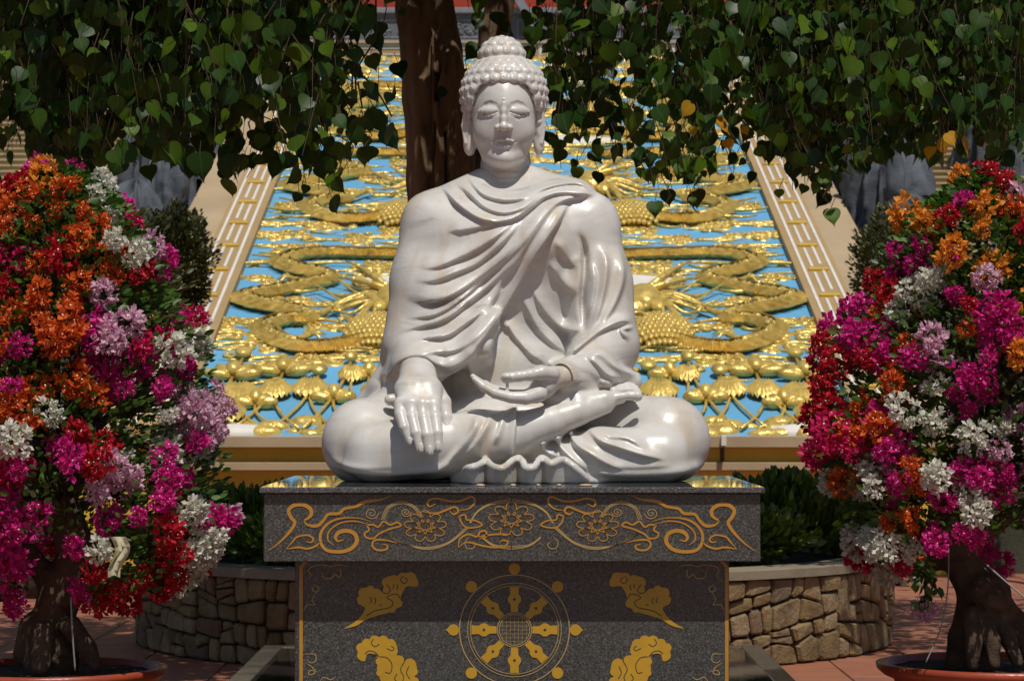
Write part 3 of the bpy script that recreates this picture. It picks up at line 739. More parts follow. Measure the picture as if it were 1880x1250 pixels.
def lotus(A, cx, cy, s, both):
    A.line([(cx + 34 * s * math.cos(a), cy + 24 * s * math.sin(a) - 4) for a in np.linspace(0, 2 * math.pi, 13)], 2.2, 2, both, False)
    for k in range(9):
        a = -math.pi / 2 + 2 * math.pi * k / 9; L = 1.0 if k else 1.05
        ca, sa = math.cos(a), math.sin(a) * .72; d = .35
        r1, r2, r3 = 34 * s, 85 * s, 125 * s * L
        cb, sb = math.cos(a - d), math.sin(a - d) * .72; ce, se = math.cos(a + d), math.sin(a + d) * .72
        A.line([(cx + r1 * ca, cy + r1 * sa), (cx + r2 * .85 * cb, cy + r2 * .85 * sb), (cx + r3 * .9 * math.cos(a - d * .6), cy + r3 * .9 * .72 * math.sin(a - d * .6)), (cx + r3 * ca, cy + r3 * sa),
                (cx + r3 * .9 * math.cos(a + d * .6), cy + r3 * .9 * .72 * math.sin(a + d * .6)), (cx + r2 * .85 * ce, cy + r2 * .85 * se), (cx + r1 * ca, cy + r1 * sa)], 2.0, 3, both, False)
A = INK(UY, Z6, 939.0); A.lift = .0014; lotus(A, 996, 340, 1.0, False); A.m.build('lotus_inlay', INLAY, ped)
A = INK(UY, Z6, None); A.lift = .0014; lotus(A, 2 * (939 - 470) * 3.204 - 996, 340, 1.0, False); A.m.build('lotus_inlay', INLAY, ped)
A = INK(UY, Z6, None); A.lift = .0014; lotus(A, 1502, 300, 1.08, False); A.m.build('lotus_inlay', INLAY, ped)
# lower block
LY = 11.1185; MX = 943.5
def I_(x, y): return (x, y)
A = INK(LY, I_, MX); A.lift = .0012
A.m.add([A.pt(p, 0) for p in ((567,1022),(1320,1022),(1320,1028.5),(567,1028.5))], [(0, 3, 2, 1)])
for f in (0, 1):
    A.m.add([A.pt(p, f) for p in ((549.5,1041),(556,1041),(556,1310),(549.5,1310))], [(0, 1, 2, 3)])
    A.m.add([A.pt(p, f) for p in ((566,1022),(567,1028.5),(556,1041),(549.5,1040))], [(0, 1, 2, 3)])
A.m.build('frame_line', INLAY, ped)
for flip in (False, True):
    A = INK(LY, Z6, MX); A.lift = .0012; B_ = A.pt
    A.pt = (lambda p, f, B_=B_, flip=flip: B_(p, flip))
    A.fill([(515,942),(600,885),(642,820),(603,795),(594,760),(618,745),(606,712),(648,698),(690,700),(735,722),(752,690),(745,650),(790,630),(825,637),(868,614),(925,612),(945,640),(952,690),(892,690),(868,715),(850,760),(850,800),(800,838),(720,862),(650,885),(590,922)], 4, False)
    for q_, (a_, b_, r_) in enumerate(((622,770,27),(632,728,30),(672,712,26),(712,728,24),(770,668,30),(812,652,28),(862,640,30),(908,634,26),(930,668,26),(838,792,24),(800,826,20))):
        A.lift = .00122 + .00004 * (q_ + 1); A.m.add([A.pt((a_ + r_ * math.cos(t_), b_ + r_ * math.sin(t_)), 0) for t_ in np.linspace(0, 2 * math.pi, 21)[:-1]], [tuple(range(20))])
    tag(A.m.build('cloud_inlay', INLAYY, ped), kind='stuff')
    A = INK(LY, Z6, MX); A.lift = .0012; B_ = A.pt
    A.pt = (lambda p, f, B_=B_, flip=flip: B_(p, flip))
    A.fill([(760,1330),(735,1250),(712,1180),(718,1120),(690,1088),(652,1092),(640,1130),(606,1120),(598,1075),(612,1030),(650,1022),(690,990),(742,990),(780,1008),(815,1020),(832,1055),(822,1092),(860,1102),(870,1140),(900,1118),(935,1130),(946,1180),(932,1215),(946,1260),(930,1330)], 4, False)
    for q_, (a_, b_, r_) in enumerate(((622,1098,28),(618,1052,28),(652,1028,30),(698,1012,32),(748,1012,32),(792,1032,32),(806,1072,28),(728,1132,24),(846,1124,26),(905,1146,32),(926,1192,26),(932,1250,26),(728,1200,20))):
        A.lift = .00122 + .00004 * (q_ + 1); A.m.add([A.pt((a_ + r_ * math.cos(t_), b_ + r_ * math.sin(t_)), 0) for t_ in np.linspace(0, 2 * math.pi, 21)[:-1]], [tuple(range(20))])
    tag(A.m.build('cloud_inlay', INLAYY, ped), kind='stuff')
    A = INK(LY, Z6, MX); A.lift = .0018; B_ = A.pt
    A.pt = (lambda p, f, B_=B_, flip=flip: B_(p, flip))
    for P in ([(650,865),(700,835),(790,815),(805,780),(770,760),(790,742),(830,738),(846,760)], [(768,680),(790,712),(775,732),(745,725),(745,705)], [(872,640),(890,650),(880,672),(858,668),(850,650),(866,632)],
              [(672,790),(680,770),(668,755)], [(697,795),(705,775),(694,758)], [(725,805),(740,795)], [(805,705),(812,690),(806,676)], [(825,712),(834,696),(828,680)],
              [(640,1088),(665,1070),(700,1078),(722,1104),(700,1090),(684,1100)], [(690,1000),(678,1025),(700,1045),(725,1030)], [(770,1055),(800,1070),(812,1055),(795,1042)],
              [(725,1105),(770,1110),(800,1150),(790,1200),(760,1195)], [(870,1140),(850,1180),(870,1225),(850,1260),(815,1235),(830,1205)], [(900,1160),(885,1200),(905,1235)]):
        A.line(P, 1.7, 3, False, False)
    tag(A.m.build('cloud_line', GROOVE, ped), kind='stuff')
    A = INK(LY, Z6, MX); A.lift = .0010; B_ = A.pt
    A.pt = (lambda p, f, B_=B_, flip=flip: B_(p, flip))
    A.line([(290,660),(325,630),(310,600),(330,575),(400,565),(440,575),(480,565),(530,570),(545,580)], 1.4, 4, False)
    A.line([(380,600),(400,640),(440,645),(465,620),(490,640),(500,600),(480,590)], 1.6, 4, False)
    A.line([(335,680),(370,700),(355,725),(330,710),(345,690)], 1.8, 4, False); A.line([(350,730),(330,770),(345,800),(300,800),(280,840)], 1.4, 4, False)
    A.line([(275,1090),(345,1090),(350,1130),(320,1140),(300,1120)], 1.4, 4, False); A.line([(290,1140),(330,1165),(345,1200),(310,1210),(320,1185),(370,1195)], 1.7, 4, False); A.line([(375,1250),(400,1225),(440,1240),(470,1220)], 1.5, 3, False)
    tag(A.m.build('corner_scroll', INLAY2, ped), kind='stuff')
# wheel
CX, CY = 944.5, 1155.5
A = INK(LY, I_, None); A.lift = .0012
def circ(r, n=48, cx=CX, cy=CY): return [(cx + r * math.cos(a), cy + r * math.sin(a)) for a in np.linspace(0, 2 * math.pi, n + 1)]
for r, wd in ((101, 1.9), (86, 1.2), (81, 1.2), (31.5, 1.4), (28, 1.2)): A.line(circ(r), wd, 1, False, False)
for k in range(-3, 4):
    hh = math.sqrt(28 ** 2 - (k * 7.2) ** 2) ; A.line([(CX + k * 7.2, CY - hh), (CX + k * 7.2, CY + hh)], .5, 2, False, False); A.line([(CX - hh, CY + k * 7.2), (CX + hh, CY + k * 7.2)], .5, 2, False, False)
tag(A.m.build('wheel_rim', INLAY2, ped), kind='stuff')
for k in range(8):
    a = math.pi * k / 4 ; ca, sa = math.cos(a), math.sin(a)
    def P(r, t): return (CX + r * ca - t * sa, CY + r * sa + t * ca)
    A = INK(LY, I_, None); A.lift = .0012
    A.m.add([A.pt(P(r, t), 0) for r, t in ((33, -6.5), (46, -7), (53, -12), (59, -12), (66, -7.5), (79, -8.5), (79, 8.5), (66, 7.5), (59, 12), (53, 12), (46, 7), (33, 6.5))], [tuple(range(12))])
    A.m.build('wheel_spoke', INLAYY, ped)
    A = INK(LY, I_, None); A.lift = .0018
    A.m.add([A.pt(P(56 + 3.2 * c, 3.2 * s_), 0) for c, s_ in ((1, 0), (0, 1), (-1, 0), (0, -1))], [(0, 1, 2, 3)]); A.m.build('spoke_gem', GROOVE, ped)
    A = INK(LY, I_, None); A.lift = .0012
    pts = [(112 + 10.5 * math.cos(b_), 10.5 * math.sin(b_)) for b_ in np.linspace(0, 2 * math.pi, 17)[:-1]]
    pts = [(r + (3.5 if abs(t) < 1 and r > 112 and k in (0, 4) else 0), t) for r, t in pts]
    A.m.add([A.pt(P(r, t), 0) for r, t in pts], [tuple(range(16))]); A.m.build('wheel_knob', INLAYY, ped)

# ================================================================== ROUND STONE PLANTER
PC = (0.02, 17.5); PR = 2.39; PH = .50
planter = empty('round_planter', (PC[0], PC[1], 0), 'round planter bed of irregular tan stones with a pale coping behind the pedestal', 'planter')
def ring(r0, r1, z0, z1, n=96):
    m = MB(); V = []; Fc = []
    for i in range(n):
        a = 2 * math.pi * i / n; c, s_ = math.cos(a), math.sin(a)
        V += [(PC[0] + r * c, PC[1] + r * s_, z) for r, z in ((r0, z0), (r1, z0), (r1, z1 - .006), (r1 - .006, z1), (r0, z1))]
    for i in range(n):
        a, b = 5 * i, 5 * ((i + 1) % n)
        for k in range(5): Fc.append((a + k, b + k, b + (k + 1) % 5, a + (k + 1) % 5))
    return m.add(V, Fc)
ring(PR - .25, PR - .03, 0, PH).build('mortar_core', MORTAR, planter)
o = ring(PR - .24, PR + .035, PH, PH + .055).build('coping', COPING, planter)
m = MB(); V = [(PC[0], PC[1], PH + .12)]; n = 64
for k, (rr, zz) in enumerate(((1.2, .10), (PR - .3, -.02))): V += [(PC[0] + rr * math.cos(2 * math.pi * i / n), PC[1] + rr * math.sin(2 * math.pi * i / n), PH + zz) for i in range(n)]
Fc = [(0, 1 + i, 1 + (i + 1) % n) for i in range(n)] + [(1 + i, 1 + n + i, 1 + n + (i + 1) % n, 1 + (i + 1) % n) for i in range(n)]
m.add(V, Fc); m.build('soil', SOIL, planter)
# stones: the wall unrolled and cut again and again by slanting lines
rs = random.Random(11)
def area(P): return .5 * abs(sum(P[i][0] * P[(i + 1) % len(P)][1] - P[(i + 1) % len(P)][0] * P[i][1] for i in range(len(P))))
def cut(P, c, nrm):
    A_, B_ = [], []
    for i in range(len(P)):
        p, q = P[i], P[(i + 1) % len(P)]; dp = (p[0] - c[0]) * nrm[0] + (p[1] - c[1]) * nrm[1]; dq = (q[0] - c[0]) * nrm[0] + (q[1] - c[1]) * nrm[1]
        (A_ if dp >= 0 else B_).append(p)
        if (dp >= 0) != (dq >= 0):
            t = dp / (dp - dq); x = (p[0] + (q[0] - p[0]) * t, p[1] + (q[1] - p[1]) * t); A_.append(x); B_.append(x)
    return A_, B_
def split(P, out):
    xs = [p[0] for p in P]; zs = [p[1] for p in P]; wd, ht = max(xs) - min(xs), max(zs) - min(zs)
    if area(P) < rs.choice((.012, .019, .027, .04)) and max(wd, ht) < .30 or area(P) < .007: out.append(P); return
    horiz = ht * 1.25 > wd if rs.random() < .8 else rs.random() < .5
    a = (math.pi / 2 if horiz else 0) + rs.gauss(0, .16); t = rs.uniform(.38, .62)
    c = (min(xs) + wd * (t if not horiz else .5), min(zs) + ht * (t if horiz else .5)); A_, B_ = cut(P, c, (math.cos(a), math.sin(a)))
    if len(A_) < 3 or len(B_) < 3: out.append(P); return
    split(A_, out); split(B_, out)
cells = []
a0, a1 = math.radians(174), math.radians(366)
x = a0 * PR
while x < a1 * PR: split([(x, 0), (x + .62, 0), (x + .62, PH), (x, PH)], cells); x += .62
def stone_mesh(P, lod):
    c = (sum(p[0] for p in P) / len(P), sum(p[1] for p in P) / len(P))
    def inset(P, d):
        Q = []
        for p in P:
            L = math.hypot(p[0] - c[0], p[1] - c[1]); f = max(.3, 1 - d * 1.25 / max(L, 1e-5)); Q.append((c[0] + (p[0] - c[0]) * f, c[1] + (p[1] - c[1]) * f))
        return Q
    P = inset(P, .006 + rs.random() * .004)
    R_ = []
    for i in range(len(P)):                                  # rounded corners
        p, q, r = P[i - 1], P[i], P[(i + 1) % len(P)]; k = rs.uniform(.07, .18)
        for s_, t_ in ((p, 1 - k), (r, 1 - k)): R_.append((q[0] * t_ + s_[0] * (1 - t_), q[1] * t_ + s_[1] * (1 - t_)))
    out = rs.uniform(.012, .034); tilt = (rs.uniform(-.10, .10), rs.uniform(-.10, .10))
    V = []; n = len(R_)
    for lev, (ins, dep) in enumerate(((0, -.035), (0, out * .45), (.011, out))):
        for p in inset(R_, ins):
            dd = dep + (0 if lev == 0 else (p[0] - c[0]) * tilt[0] + (p[1] - c[1]) * tilt[1]) + (rs.uniform(-.003, .003) if lev else 0)
            a = p[0] / PR; rr = PR - .012 + dd; V.append((PC[0] + rr * math.cos(a), PC[1] + rr * math.sin(a), p[1] + .001))
    a = c[0] / PR; rr = PR - .012 + out * 1.12; V.append((PC[0] + rr * math.cos(a), PC[1] + rr * math.sin(a), c[1]))
    Fc = [(l * n + i, l * n + (i + 1) % n, (l + 1) * n + (i + 1) % n, (l + 1) * n + i) for l in (0, 1) for i in range(n)] + [(2 * n + i, 2 * n + (i + 1) % n, 3 * n) for i in range(n)]
    return V, Fc
def vis_key(P):
    a = sum(p[0] for p in P) / len(P) / PR; x = PC[0] + PR * math.cos(a); hid = abs(x) < 1.05
    return area(P) * max(.05, -math.sin(a)) * (.2 if hid else 1)
cells.sort(key=vis_key, reverse=True)
rest = MB()
for i, P in enumerate(cells):
    V, Fc = stone_mesh(P, 0)
    if i < 290:
        me = bpy.data.meshes.new('stone'); me.from_pydata(V, [], Fc); me.materials.append(STONE)
        link('stone', me, planter)
    else: rest.add(V, Fc)
if rest.v: tag(rest.build('small_stones', STONE, planter), kind='stuff')
# back half of the wall
m = MB(); n = 40
for i in range(n):
    a, b = math.pi * i / n + .1, math.pi * (i + .9) / n + .1
    for z0, z1 in ((.01, .24), (.26, .49)):
        V = [(PC[0] + r * math.cos(t), PC[1] + r * math.sin(t), z) for t in (a, b) for r in (PR - .04, PR) for z in (z0, z1)]
        m.add(V, [(0, 1, 3, 2), (4, 6, 7, 5), (0, 4, 5, 1), (2, 3, 7, 6), (0, 2, 6, 4), (1, 5, 7, 3)])
tag(m.build('rear_stones', STONE, planter), kind='stuff')
# ================================================================== THE SLOPING DRAGON RELIEF
RL = 20.15                                    # length up the slope
relief = empty('dragon_relief', (S_CX, S_Y0, S_Z0), 'long sloping sky blue relief ramp with gold dragons, clouds and lotuses behind the statue', 'relief')
def slab(x0, x1, t0, t1, h0, h1, name, mat, parent=relief, build=True, m=None):
    m = m or MB()
    V = [SLW(x, t, h) for h in (h0, h1) for t in (t0, t1) for x in (x0, x1)]
    m.add(V, [(0, 2, 3, 1), (4, 5, 7, 6), (0, 1, 5, 4), (2, 6, 7, 3), (0, 4, 6, 2), (1, 3, 7, 5)])
    return m.build(name, mat, parent) if build else m
slab(-3.0, 3.0, 0, RL, -.5, 0, 'blue_panel', BLUE)
for s_ in (-1, 1):
    x0, x1 = sorted((s_ * 3.0, s_ * 3.46)); slab(x0, x1, -.0, RL, -.6, .09, 'border_strip', TAN)
    x0, x1 = sorted((s_ * 3.475, s_ * 3.93)); slab(x0, x1, -.0, RL, -.6, .05, 'side_coping', TAN2)
    for xa in (.075, .375):
        x0, x1 = sorted((s_ * (3.0 + xa), s_ * (3.0 + xa + .03))); slab(x0, x1, .1, RL - .1, .09, .10, 'white_line', WHITEP)
t = .25; dash = None; bar = None
while t < RL - 1.2:
    for s_ in (-1, 1):
        for xa, off in ((.175, 0), (.275, .12)):
            c = s_ * (3.0 + xa + .015)
            if dash is None:
                o = slab(c - .015, c + .015, t + off, t + off + .86, .09, .10, 'white_dash', WHITEP); dash = o.data; ref = (c, t + off); loc = Vector(o.location)
            else:
                o = link('white_dash', dash, relief, False); dv = SLW(c, t + off) - SLW(*ref); o.location = loc + Vector(dv)
        c0, c1 = sorted((s_ * 3.135, s_ * 3.345))
        slab(c0, c1, t + .93, t + 1.0, .09, .115, 'cross_bar', MUSTARD)
    t += 1.12
def mirror(o):
    c = bpy.data.objects.new(o.name.split('.')[0], o.data); COL.objects.link(c); c.parent = relief
    c.location = (2 * S_CX - 2 * S_CX + S_CX, o.location.y, o.location.z); c.scale = (-1, 1, 1)
    return c
def ZR(x, y): return (1120 + x / 2.717, 380 + y / 2.717)
# --- dragons
dr_path = [(60,268),(180,262),(350,258),(520,255),(650,268),(712,300),(640,335),(540,354),(482,386),(590,412),(720,440),(850,462),(905,480),(830,510),(700,535),(620,562),(612,588),(720,592),(800,625),(760,678),(640,722),(520,728),(380,706),(250,686),(120,660)]
drp = [np.array(plane_uv(*ZR(x, y))) for x, y in dr_path]
def dragon(dt, sx=1.0, seed=0):
    rr = random.Random(seed); P = smooth_path([np.array([p[0] * sx, p[1] + dt]) for p in drp], 14); N = len(P)
    m = MB(); Rr = [.042 + .030 * math.sin(math.pi * min(1, (i + 3) / N)) ** .6 + .006 * math.sin(i * .9) for i in range(N)]
    m.tube([SLW(p[0], p[1], .05) for p in P], Rr, 14, up=S_N, caps=False)
    for i in range(N):                                     # overlapping scales
        c = np.array(SLW(P[i][0], P[i][1], .05))
        for k in range(14):
            j = i * 14 + k; v = np.array(m.v[j]); m.v[j] = tuple(c + (v - c) * (1 + (.22 if (i // 2 + k) % 2 else -.05)))
    body = m.build('dragon_body', GOLDS, relief)
    m = MB()                                                   # dorsal fin and ribs of the belly
    for i in range(1, N - 1, 1):
        t = P[i + 1] - P[i - 1]; t /= np.linalg.norm(t) + 1e-9; n = np.array([-t[1], t[0]]); r = Rr[i]
        for sg, ln in ((1, .12), (-1, .05)):
            q = P[i] + n * sg * r * .85; tip = q + n * sg * (ln + rr.random() * .04) - t * .05
            m.add([SLW(*(q - t * .035), .06), SLW(*(q + t * .035), .06), SLW(*tip, .07), SLW(*q, .14), SLW(*q, .0)], [(0, 3, 2), (3, 1, 2), (1, 4, 2), (4, 0, 2)])
    fin = m.build('dragon_fin', GOLD, relief); tag(fin, kind='stuff')
    out = [body, fin]
    # legs with claws at two places
    m = MB()
    for fi, sg in ((.36, 1), (.62, -1), (.80, -1)):
        i = int(fi * N); c = P[i]
        a = [c, c + np.array([.16 * sg, -.10]), c + np.array([.30 * sg, .12])]
        m.tube([SLW(*q, .08) for q in smooth_path(a, 4)], [.06, .055, .05, .05, .045, .04, .035, .03, .03], 7)
        for k in range(4):
            an = -.7 + k * .55; e = a[2] + np.array([.16 * math.cos(an) * sg, .22 * math.sin(an)])
            m.tube([SLW(*q, h) for q, h in ((a[2], .08), ((a[2] + e) / 2, .10), (e, .05))], [.022, .018, .004], 5)
    o = m.build('dragon_leg', GOLD, relief); tag(o, kind='stuff'); out.append(o)
    # flowing mane and flame streaks
    m = MB()
    for k in range(16):
        i = rr.randrange(8, N - 8); c = P[i]; sg = rr.choice((-1, 1)); L = rr.uniform(.35, .8); y0 = rr.uniform(-.2, .2)
        q = [c + np.array([sg * L * u, y0 * u + .05 * math.sin(u * 6 + k)]) for u in np.linspace(0, 1, 7)]
        m.tube([SLW(*p, .05) for p in q], [.03 * (1 - .85 * u) + .004 for u in np.linspace(0, 1, 7)], 6)
    o = m.build('flame_streaks', GOLD, relief); tag(o, kind='stuff'); out.append(o)
    return out
def dragon_head(px, py, s=1.0):
    cx, ct = plane_uv(px, py); m = MB(); S = lambda x, t, h: SLW(cx + x * s, ct + t * s, h * s)
    def el(x, t, h, rx, rt, rh): m.ell(S(x, t, h), [np.array([rx * s, 0, 0]), S_T * rt * s, S_N * rh * s], 12, 8)
    el(0, 0, .10, .20, .32, .15); el(-.10, -.26, .09, .15, .22, .11); el(-.18, -.40, .08, .10, .10, .08); el(.05, .05, .20, .06, .08, .05); el(.14, -.18, .08, .10, .2, .08)
    for k in range(3): el(-.16 + .08 * k, -.44 + .03 * k, .12, .035, .05, .04)
    for k, (dx, dt_, hh) in enumerate(((.55, .9, .30), (.42, .55, .22), (.60, .35, .16))):
        q = [(0 + dx * u, .1 + dt_ * u * u, .16 + hh * math.sin(u * 2.4) * .5) for u in np.linspace(0, 1, 8)]
        m.tube([S(*p) for p in q], [.045 * s * (1 - .9 * u) + .004 for u in np.linspace(0, 1, 8)], 7)
        el(*q[-3], .035, .04, .035)
    for k in range(15):
        a = -1.3 + k * .19; L = .55 + .35 * math.sin(k * 1.9) ** 2
        q = [(.1 + L * u * math.cos(a), L * 1.5 * u * math.sin(a) + .12 * math.sin(u * 5 + k), .10 + .04 * math.sin(u * 7)) for u in np.linspace(0, 1, 8)]
        m.tube([S(*p) for p in q], [.035 * s * (1 - .9 * u) + .003 for u in np.linspace(0, 1, 8)], 6)
    for k in range(2):
        q = [(-.2 - .1 * u + .3 * u * u, -.4 - .5 * u + .1 * math.sin(u * 9), .1 + .05 * k) for u in np.linspace(0, 1, 9)]
        m.tube([S(*p) for p in q], [.018 * s] * 9, 5)
    o = m.build('dragon_head', GOLD, relief); tag(o, kind='stuff'); return o
def coil(px, py, rx, rt):
    cx, ct = plane_uv(px, py); m = MB()
    for j in range(9):
        for i in range(13):
            u, v = (i - 6) / 6.5 + .04 * (j % 2) * 2, (j - 4) / 4.6
            if u * u + v * v > 1: continue
            h = .15 * math.sqrt(1 - u * u - v * v * .8 if 1 - u * u - v * v * .8 > 0 else 0)
            m.ell(SLW(cx + u * rx, ct + v * rt, h), [np.array([rx / 10, 0, 0]), S_T * rt / 7, S_N * .035], 7, 4)
    m.ell(SLW(cx, ct, -.02), [np.array([rx, 0, 0]), S_T * rt, S_N * .16], 16, 8)
    o = m.build('scaly_coil', GOLD, relief); tag(o, kind='stuff'); return o
allg = []
for dt, sx, sd in ((0, 1, 1), (5.6, .98, 2), (10.6, .96, 3), (-2.35 + .0, .0, 0)):
    if sx: allg += dragon(dt, sx, sd)
for px, py, s in ((1182, 566, 1.0), (1085, 352, 1.05), (1060, 210, 1.1)): allg.append(dragon_head(px, py, s))
for px, py, rx, rt in ((1215, 618, .34, .60), (1160, 402, .38, .6), (1070, 240, .35, .6)): allg.append(coil(px, py, rx, rt))
for o in list(allg):
    c = mirror(o)
    if 'kind' in o: c['kind'] = o['kind']
# --- white pearls (pointed ovals) with gold rims
for py, hw, ht in ((522, 1.75, .42), (264, 1.5, .42)):
    cx, ct = plane_uv(954, py); m = MB(); g = MB(); n = 40
    ring_ = [(hw * math.cos(a) * (1 if True else 0), ht * math.sin(a) * abs(math.sin(a)) ** .25) for a in np.linspace(0, 2 * math.pi, n + 1)[:-1]]
    m.add([SLW(x, ct + t, .045) for x, t in ring_] + [SLW(x, ct + t, 0) for x, t in ring_], [tuple(range(n))] + [(i, n + i, n + (i + 1) % n, (i + 1) % n) for i in range(n)]); m.build('white_pearl', WHITEP, relief)
    g.tube([SLW(x * 1.01, ct + t * 1.03, .04) for x, t in ring_ + ring_[:1]], .03, 6, caps=False); g.build('pearl_rim', GOLD, relief)
# --- clouds
def cloud_mesh(seed):
    rr = random.Random(seed); m = MB(); ex = np.array([1.0, 0, 0]); o = lambda x, t, h: ex * x + S_T * t + S_N * h
    n = rr.randint(4, 6)
    for k in range(n):
        x = rr.uniform(-.22, .22); t = rr.uniform(-.16, .16); r = rr.uniform(.07, .13); h = rr.uniform(.02, .045)
        m.ell(o(x, t, 0), [ex * r, S_T * r * .95, S_N * h], 12, 4, True)
        q = [o(x + r * .75 * (1 - u) * math.cos(u * 9 + k), t + r * .75 * (1 - u) * math.sin(u * 9 + k), h * .8 + .012 * u) for u in np.linspace(0, .9, 12)]
        m.tube(q, .014, 5)
    for k in range(rr.randint(1, 3)):
        sg = rr.choice((-1, 1)); L = rr.uniform(.35, .85); t0 = rr.uniform(-.14, .14); bend = rr.uniform(-.12, .12)
        q = [o(sg * (.1 + L * u), t0 + bend * u + .03 * math.sin(u * 6), .015) for u in np.linspace(0, 1, 9)]
        m.tube(q, [.05 * (1 - .92 * u ** 1.3) for u in np.linspace(0, 1, 9)], 6, .6, S_N)
        m.ell(o(sg * (.1 + L * .55), t0 + bend * .5, 0), [ex * .07, S_T * .06, S_N * .035], 8, 3, True)
    me = bpy.data.meshes.new('cloud'); me.from_pydata(m.v, [], m.f); me.polygons.foreach_set('use_smooth', m.sm); me.materials.append(GOLD); return me
CM = [cloud_mesh(100 + k) for k in range(7)]
rr = random.Random(5); pts = []
dp = [(p[0] * sx, p[1] + dt) for dt, sx in ((0, 1), (5.6, .98), (10.6, .96)) for p in drp]
fixed = [plane_uv(*ZR(x, y)) for x, y in ((770,150),(650,150),(870,365),(950,590),(830,590),(150,130),(640,95),(560,100),(420,95),(880,650),(820,700),(660,775),(560,775),(380,765),(230,300),(900,130),(180,330),(690,215),(600,205),(400,175),(330,165))]
cand = fixed + [(rr.uniform(.05, 2.8), rr.uniform(2.6, RL - .25)) for _ in range(6000)]
for k, (x, t) in enumerate(cand):
    if k >= len(fixed):
        md = .46 + .26 * max(0, (7 - t) / 7) + .12 * rr.random()
        if any((x - a) ** 2 + ((t - b) * .85) ** 2 < md * md for a, b in pts): continue
        if any((x - a) ** 2 + (t - b) ** 2 < .05 for a, b in dp): continue
        if t < 9 and rr.random() < .35 * (x / 2.8): continue
        if abs(t - plane_uv(954, 522)[1]) < .5 and x < 1.7: continue
    if len(pts) >= 108: break
    pts.append((x, t))
for x, t in pts:
    s = rr.uniform(.75, 1.15) * (1.0 if t > 8 else .85); me = rr.choice(CM)
    for sg in (1, -1):
        c = link('cloud', me, relief, False); c.location = Vector(SLW(sg * x, t, .0)) - Vector(relief.location)
        c.scale = (sg * s * rr.choice((1, 1)) , s, s)
m = MB()                                              # fine curls, scales and streaks between the big motifs
for k in range(430):
    x = rr.uniform(-2.85, 2.85); t = rr.uniform(1.6, RL - .2); r = rr.uniform(.04, .10); sg = rr.choice((-1, 1)); L = rr.uniform(.12, .45)
    if rr.random() < .5:
        q = [(x + r * (1 - u * .85) * math.cos(u * 8 + k), t + r * (1 - u * .85) * math.sin(u * 8 + k)) for u in np.linspace(0, 1, 9)]
        m.tube([SLW(a, b, .02) for a, b in q], [.018 * (1 - .4 * u) for u in np.linspace(0, 1, 9)], 5)
    q = [(x + sg * (r + L * u), t - r * .6 + .05 * math.sin(u * 5 + k)) for u in np.linspace(0, 1, 6)]
    m.tube([SLW(a, b, .018) for a, b in q], [.024 * (1 - .85 * u) for u in np.linspace(0, 1, 6)], 5)
tag(m.build('fine_curls', GOLD, relief), kind='stuff')
# --- lotus pond at the foot
def stalk(m, x, t, t0, bend): m.tube([SLW(x + bend * (1 - u) ** 2 * .3, t0 + (t - t0) * u, .04) for u in np.linspace(0, 1, 6)], .016, 6)
def lotus_flower(x, t, s, seed):
    m = MB(); stalk(m, x, t, .1, seed % 3 - 1)
    for k in range(9):
        a = math.pi * (k / 8); L = s * (.17 if k % 2 else .22)
        d = np.array([math.cos(a), 0, 0]) + S_T * (math.sin(a) * 1.25) + S_N * .12; d /= np.linalg.norm(d); w_ = np.cross(d, S_N); w_ /= np.linalg.norm(w_)
        m.ell(SLW(x, t, .05) + d * L * .55, [d * L * .55, w_ * L * .26, S_N * .06], 8, 6)
    m.ell(SLW(x, t + .1 * s, .10), [np.array([.07 * s, 0, 0]), S_T * .12 * s, S_N * .07], 10, 6)
    return m.build('lotus_flower', GOLD, relief)
def seed_pod(x, t, s):
    m = MB(); stalk(m, x, t, .1, 1); m.ell(SLW(x, t, .08), [np.array([.085 * s, 0, 0]), S_T * .12 * s, S_N * .05], 12, 6)
    return m.build('seed_pod', GOLD, relief)
def lotus_leaf(x, t, s, seed):
    s *= .66
    m = MB(); stalk(m, x, t, .1, -1); n = 18
    V = [SLW(x, t, .12)]; 
    for j, (f, h) in enumerate(((.5, .15), (1.0, .05))):
        for i in range(n * 2):
            a = math.pi * i / n; w_ = 1 + .10 * (i % 2) * (1 if j else .3)
            V.append(SLW(x + s * .20 * f * w_ * math.cos(a), t + s * .26 * f * w_ * math.sin(a), h * .75 + .045 * (i % 2)))
    N = 2 * n; Fc = [(0, 1 + i, 1 + (i + 1) % N) for i in range(N)] + [(1 + i, 1 + N + i, 1 + N + (i + 1) % N, 1 + (i + 1) % N) for i in range(N)]
    m.add(V, Fc, True); return m.build('lotus_leaf', GOLD, relief)
def mk(f, px, py, *a):
    x, t = plane_uv(px, py); o = f(x, t, *a); tag(o, kind='stuff'); c = mirror(o); c['kind'] = 'stuff'
for px, py, s in ((1388, 693, 1.2), (1296, 742, .9), (1480, 700, 1.2), (1230, 700, .9), (1440, 752, .9)): mk(lotus_flower, px, py, s, px)
for px, py, s in ((1190, 684, 1), (1321, 692, 1), (1262, 668, .8), (1459, 660, 1)): mk(seed_pod, px, py, s)
for px, py, s in ((1338, 725, 1.2), (1402, 728, 1.1), (1470, 735, 1.5), (1210, 728, 1.3), (1262, 700, .9), (1500, 770, 1.5), (1130, 745, 1.4), (1050, 760, 1.3)): mk(lotus_leaf, px, py, s, 1)
m = MB(); rr = random.Random(9)
for k in range(90):
    x = rr.uniform(-2.9, 2.9); t = rr.uniform(.05, .42); r = rr.uniform(.04, .10)
    m.ell(SLW(x, t, 0), [np.array([r * 1.7, 0, 0]), S_T * r, S_N * r * .7], 8, 4, True)
tag(m.build('wave_foam', GOLD, relief), kind='stuff')
m = MB()
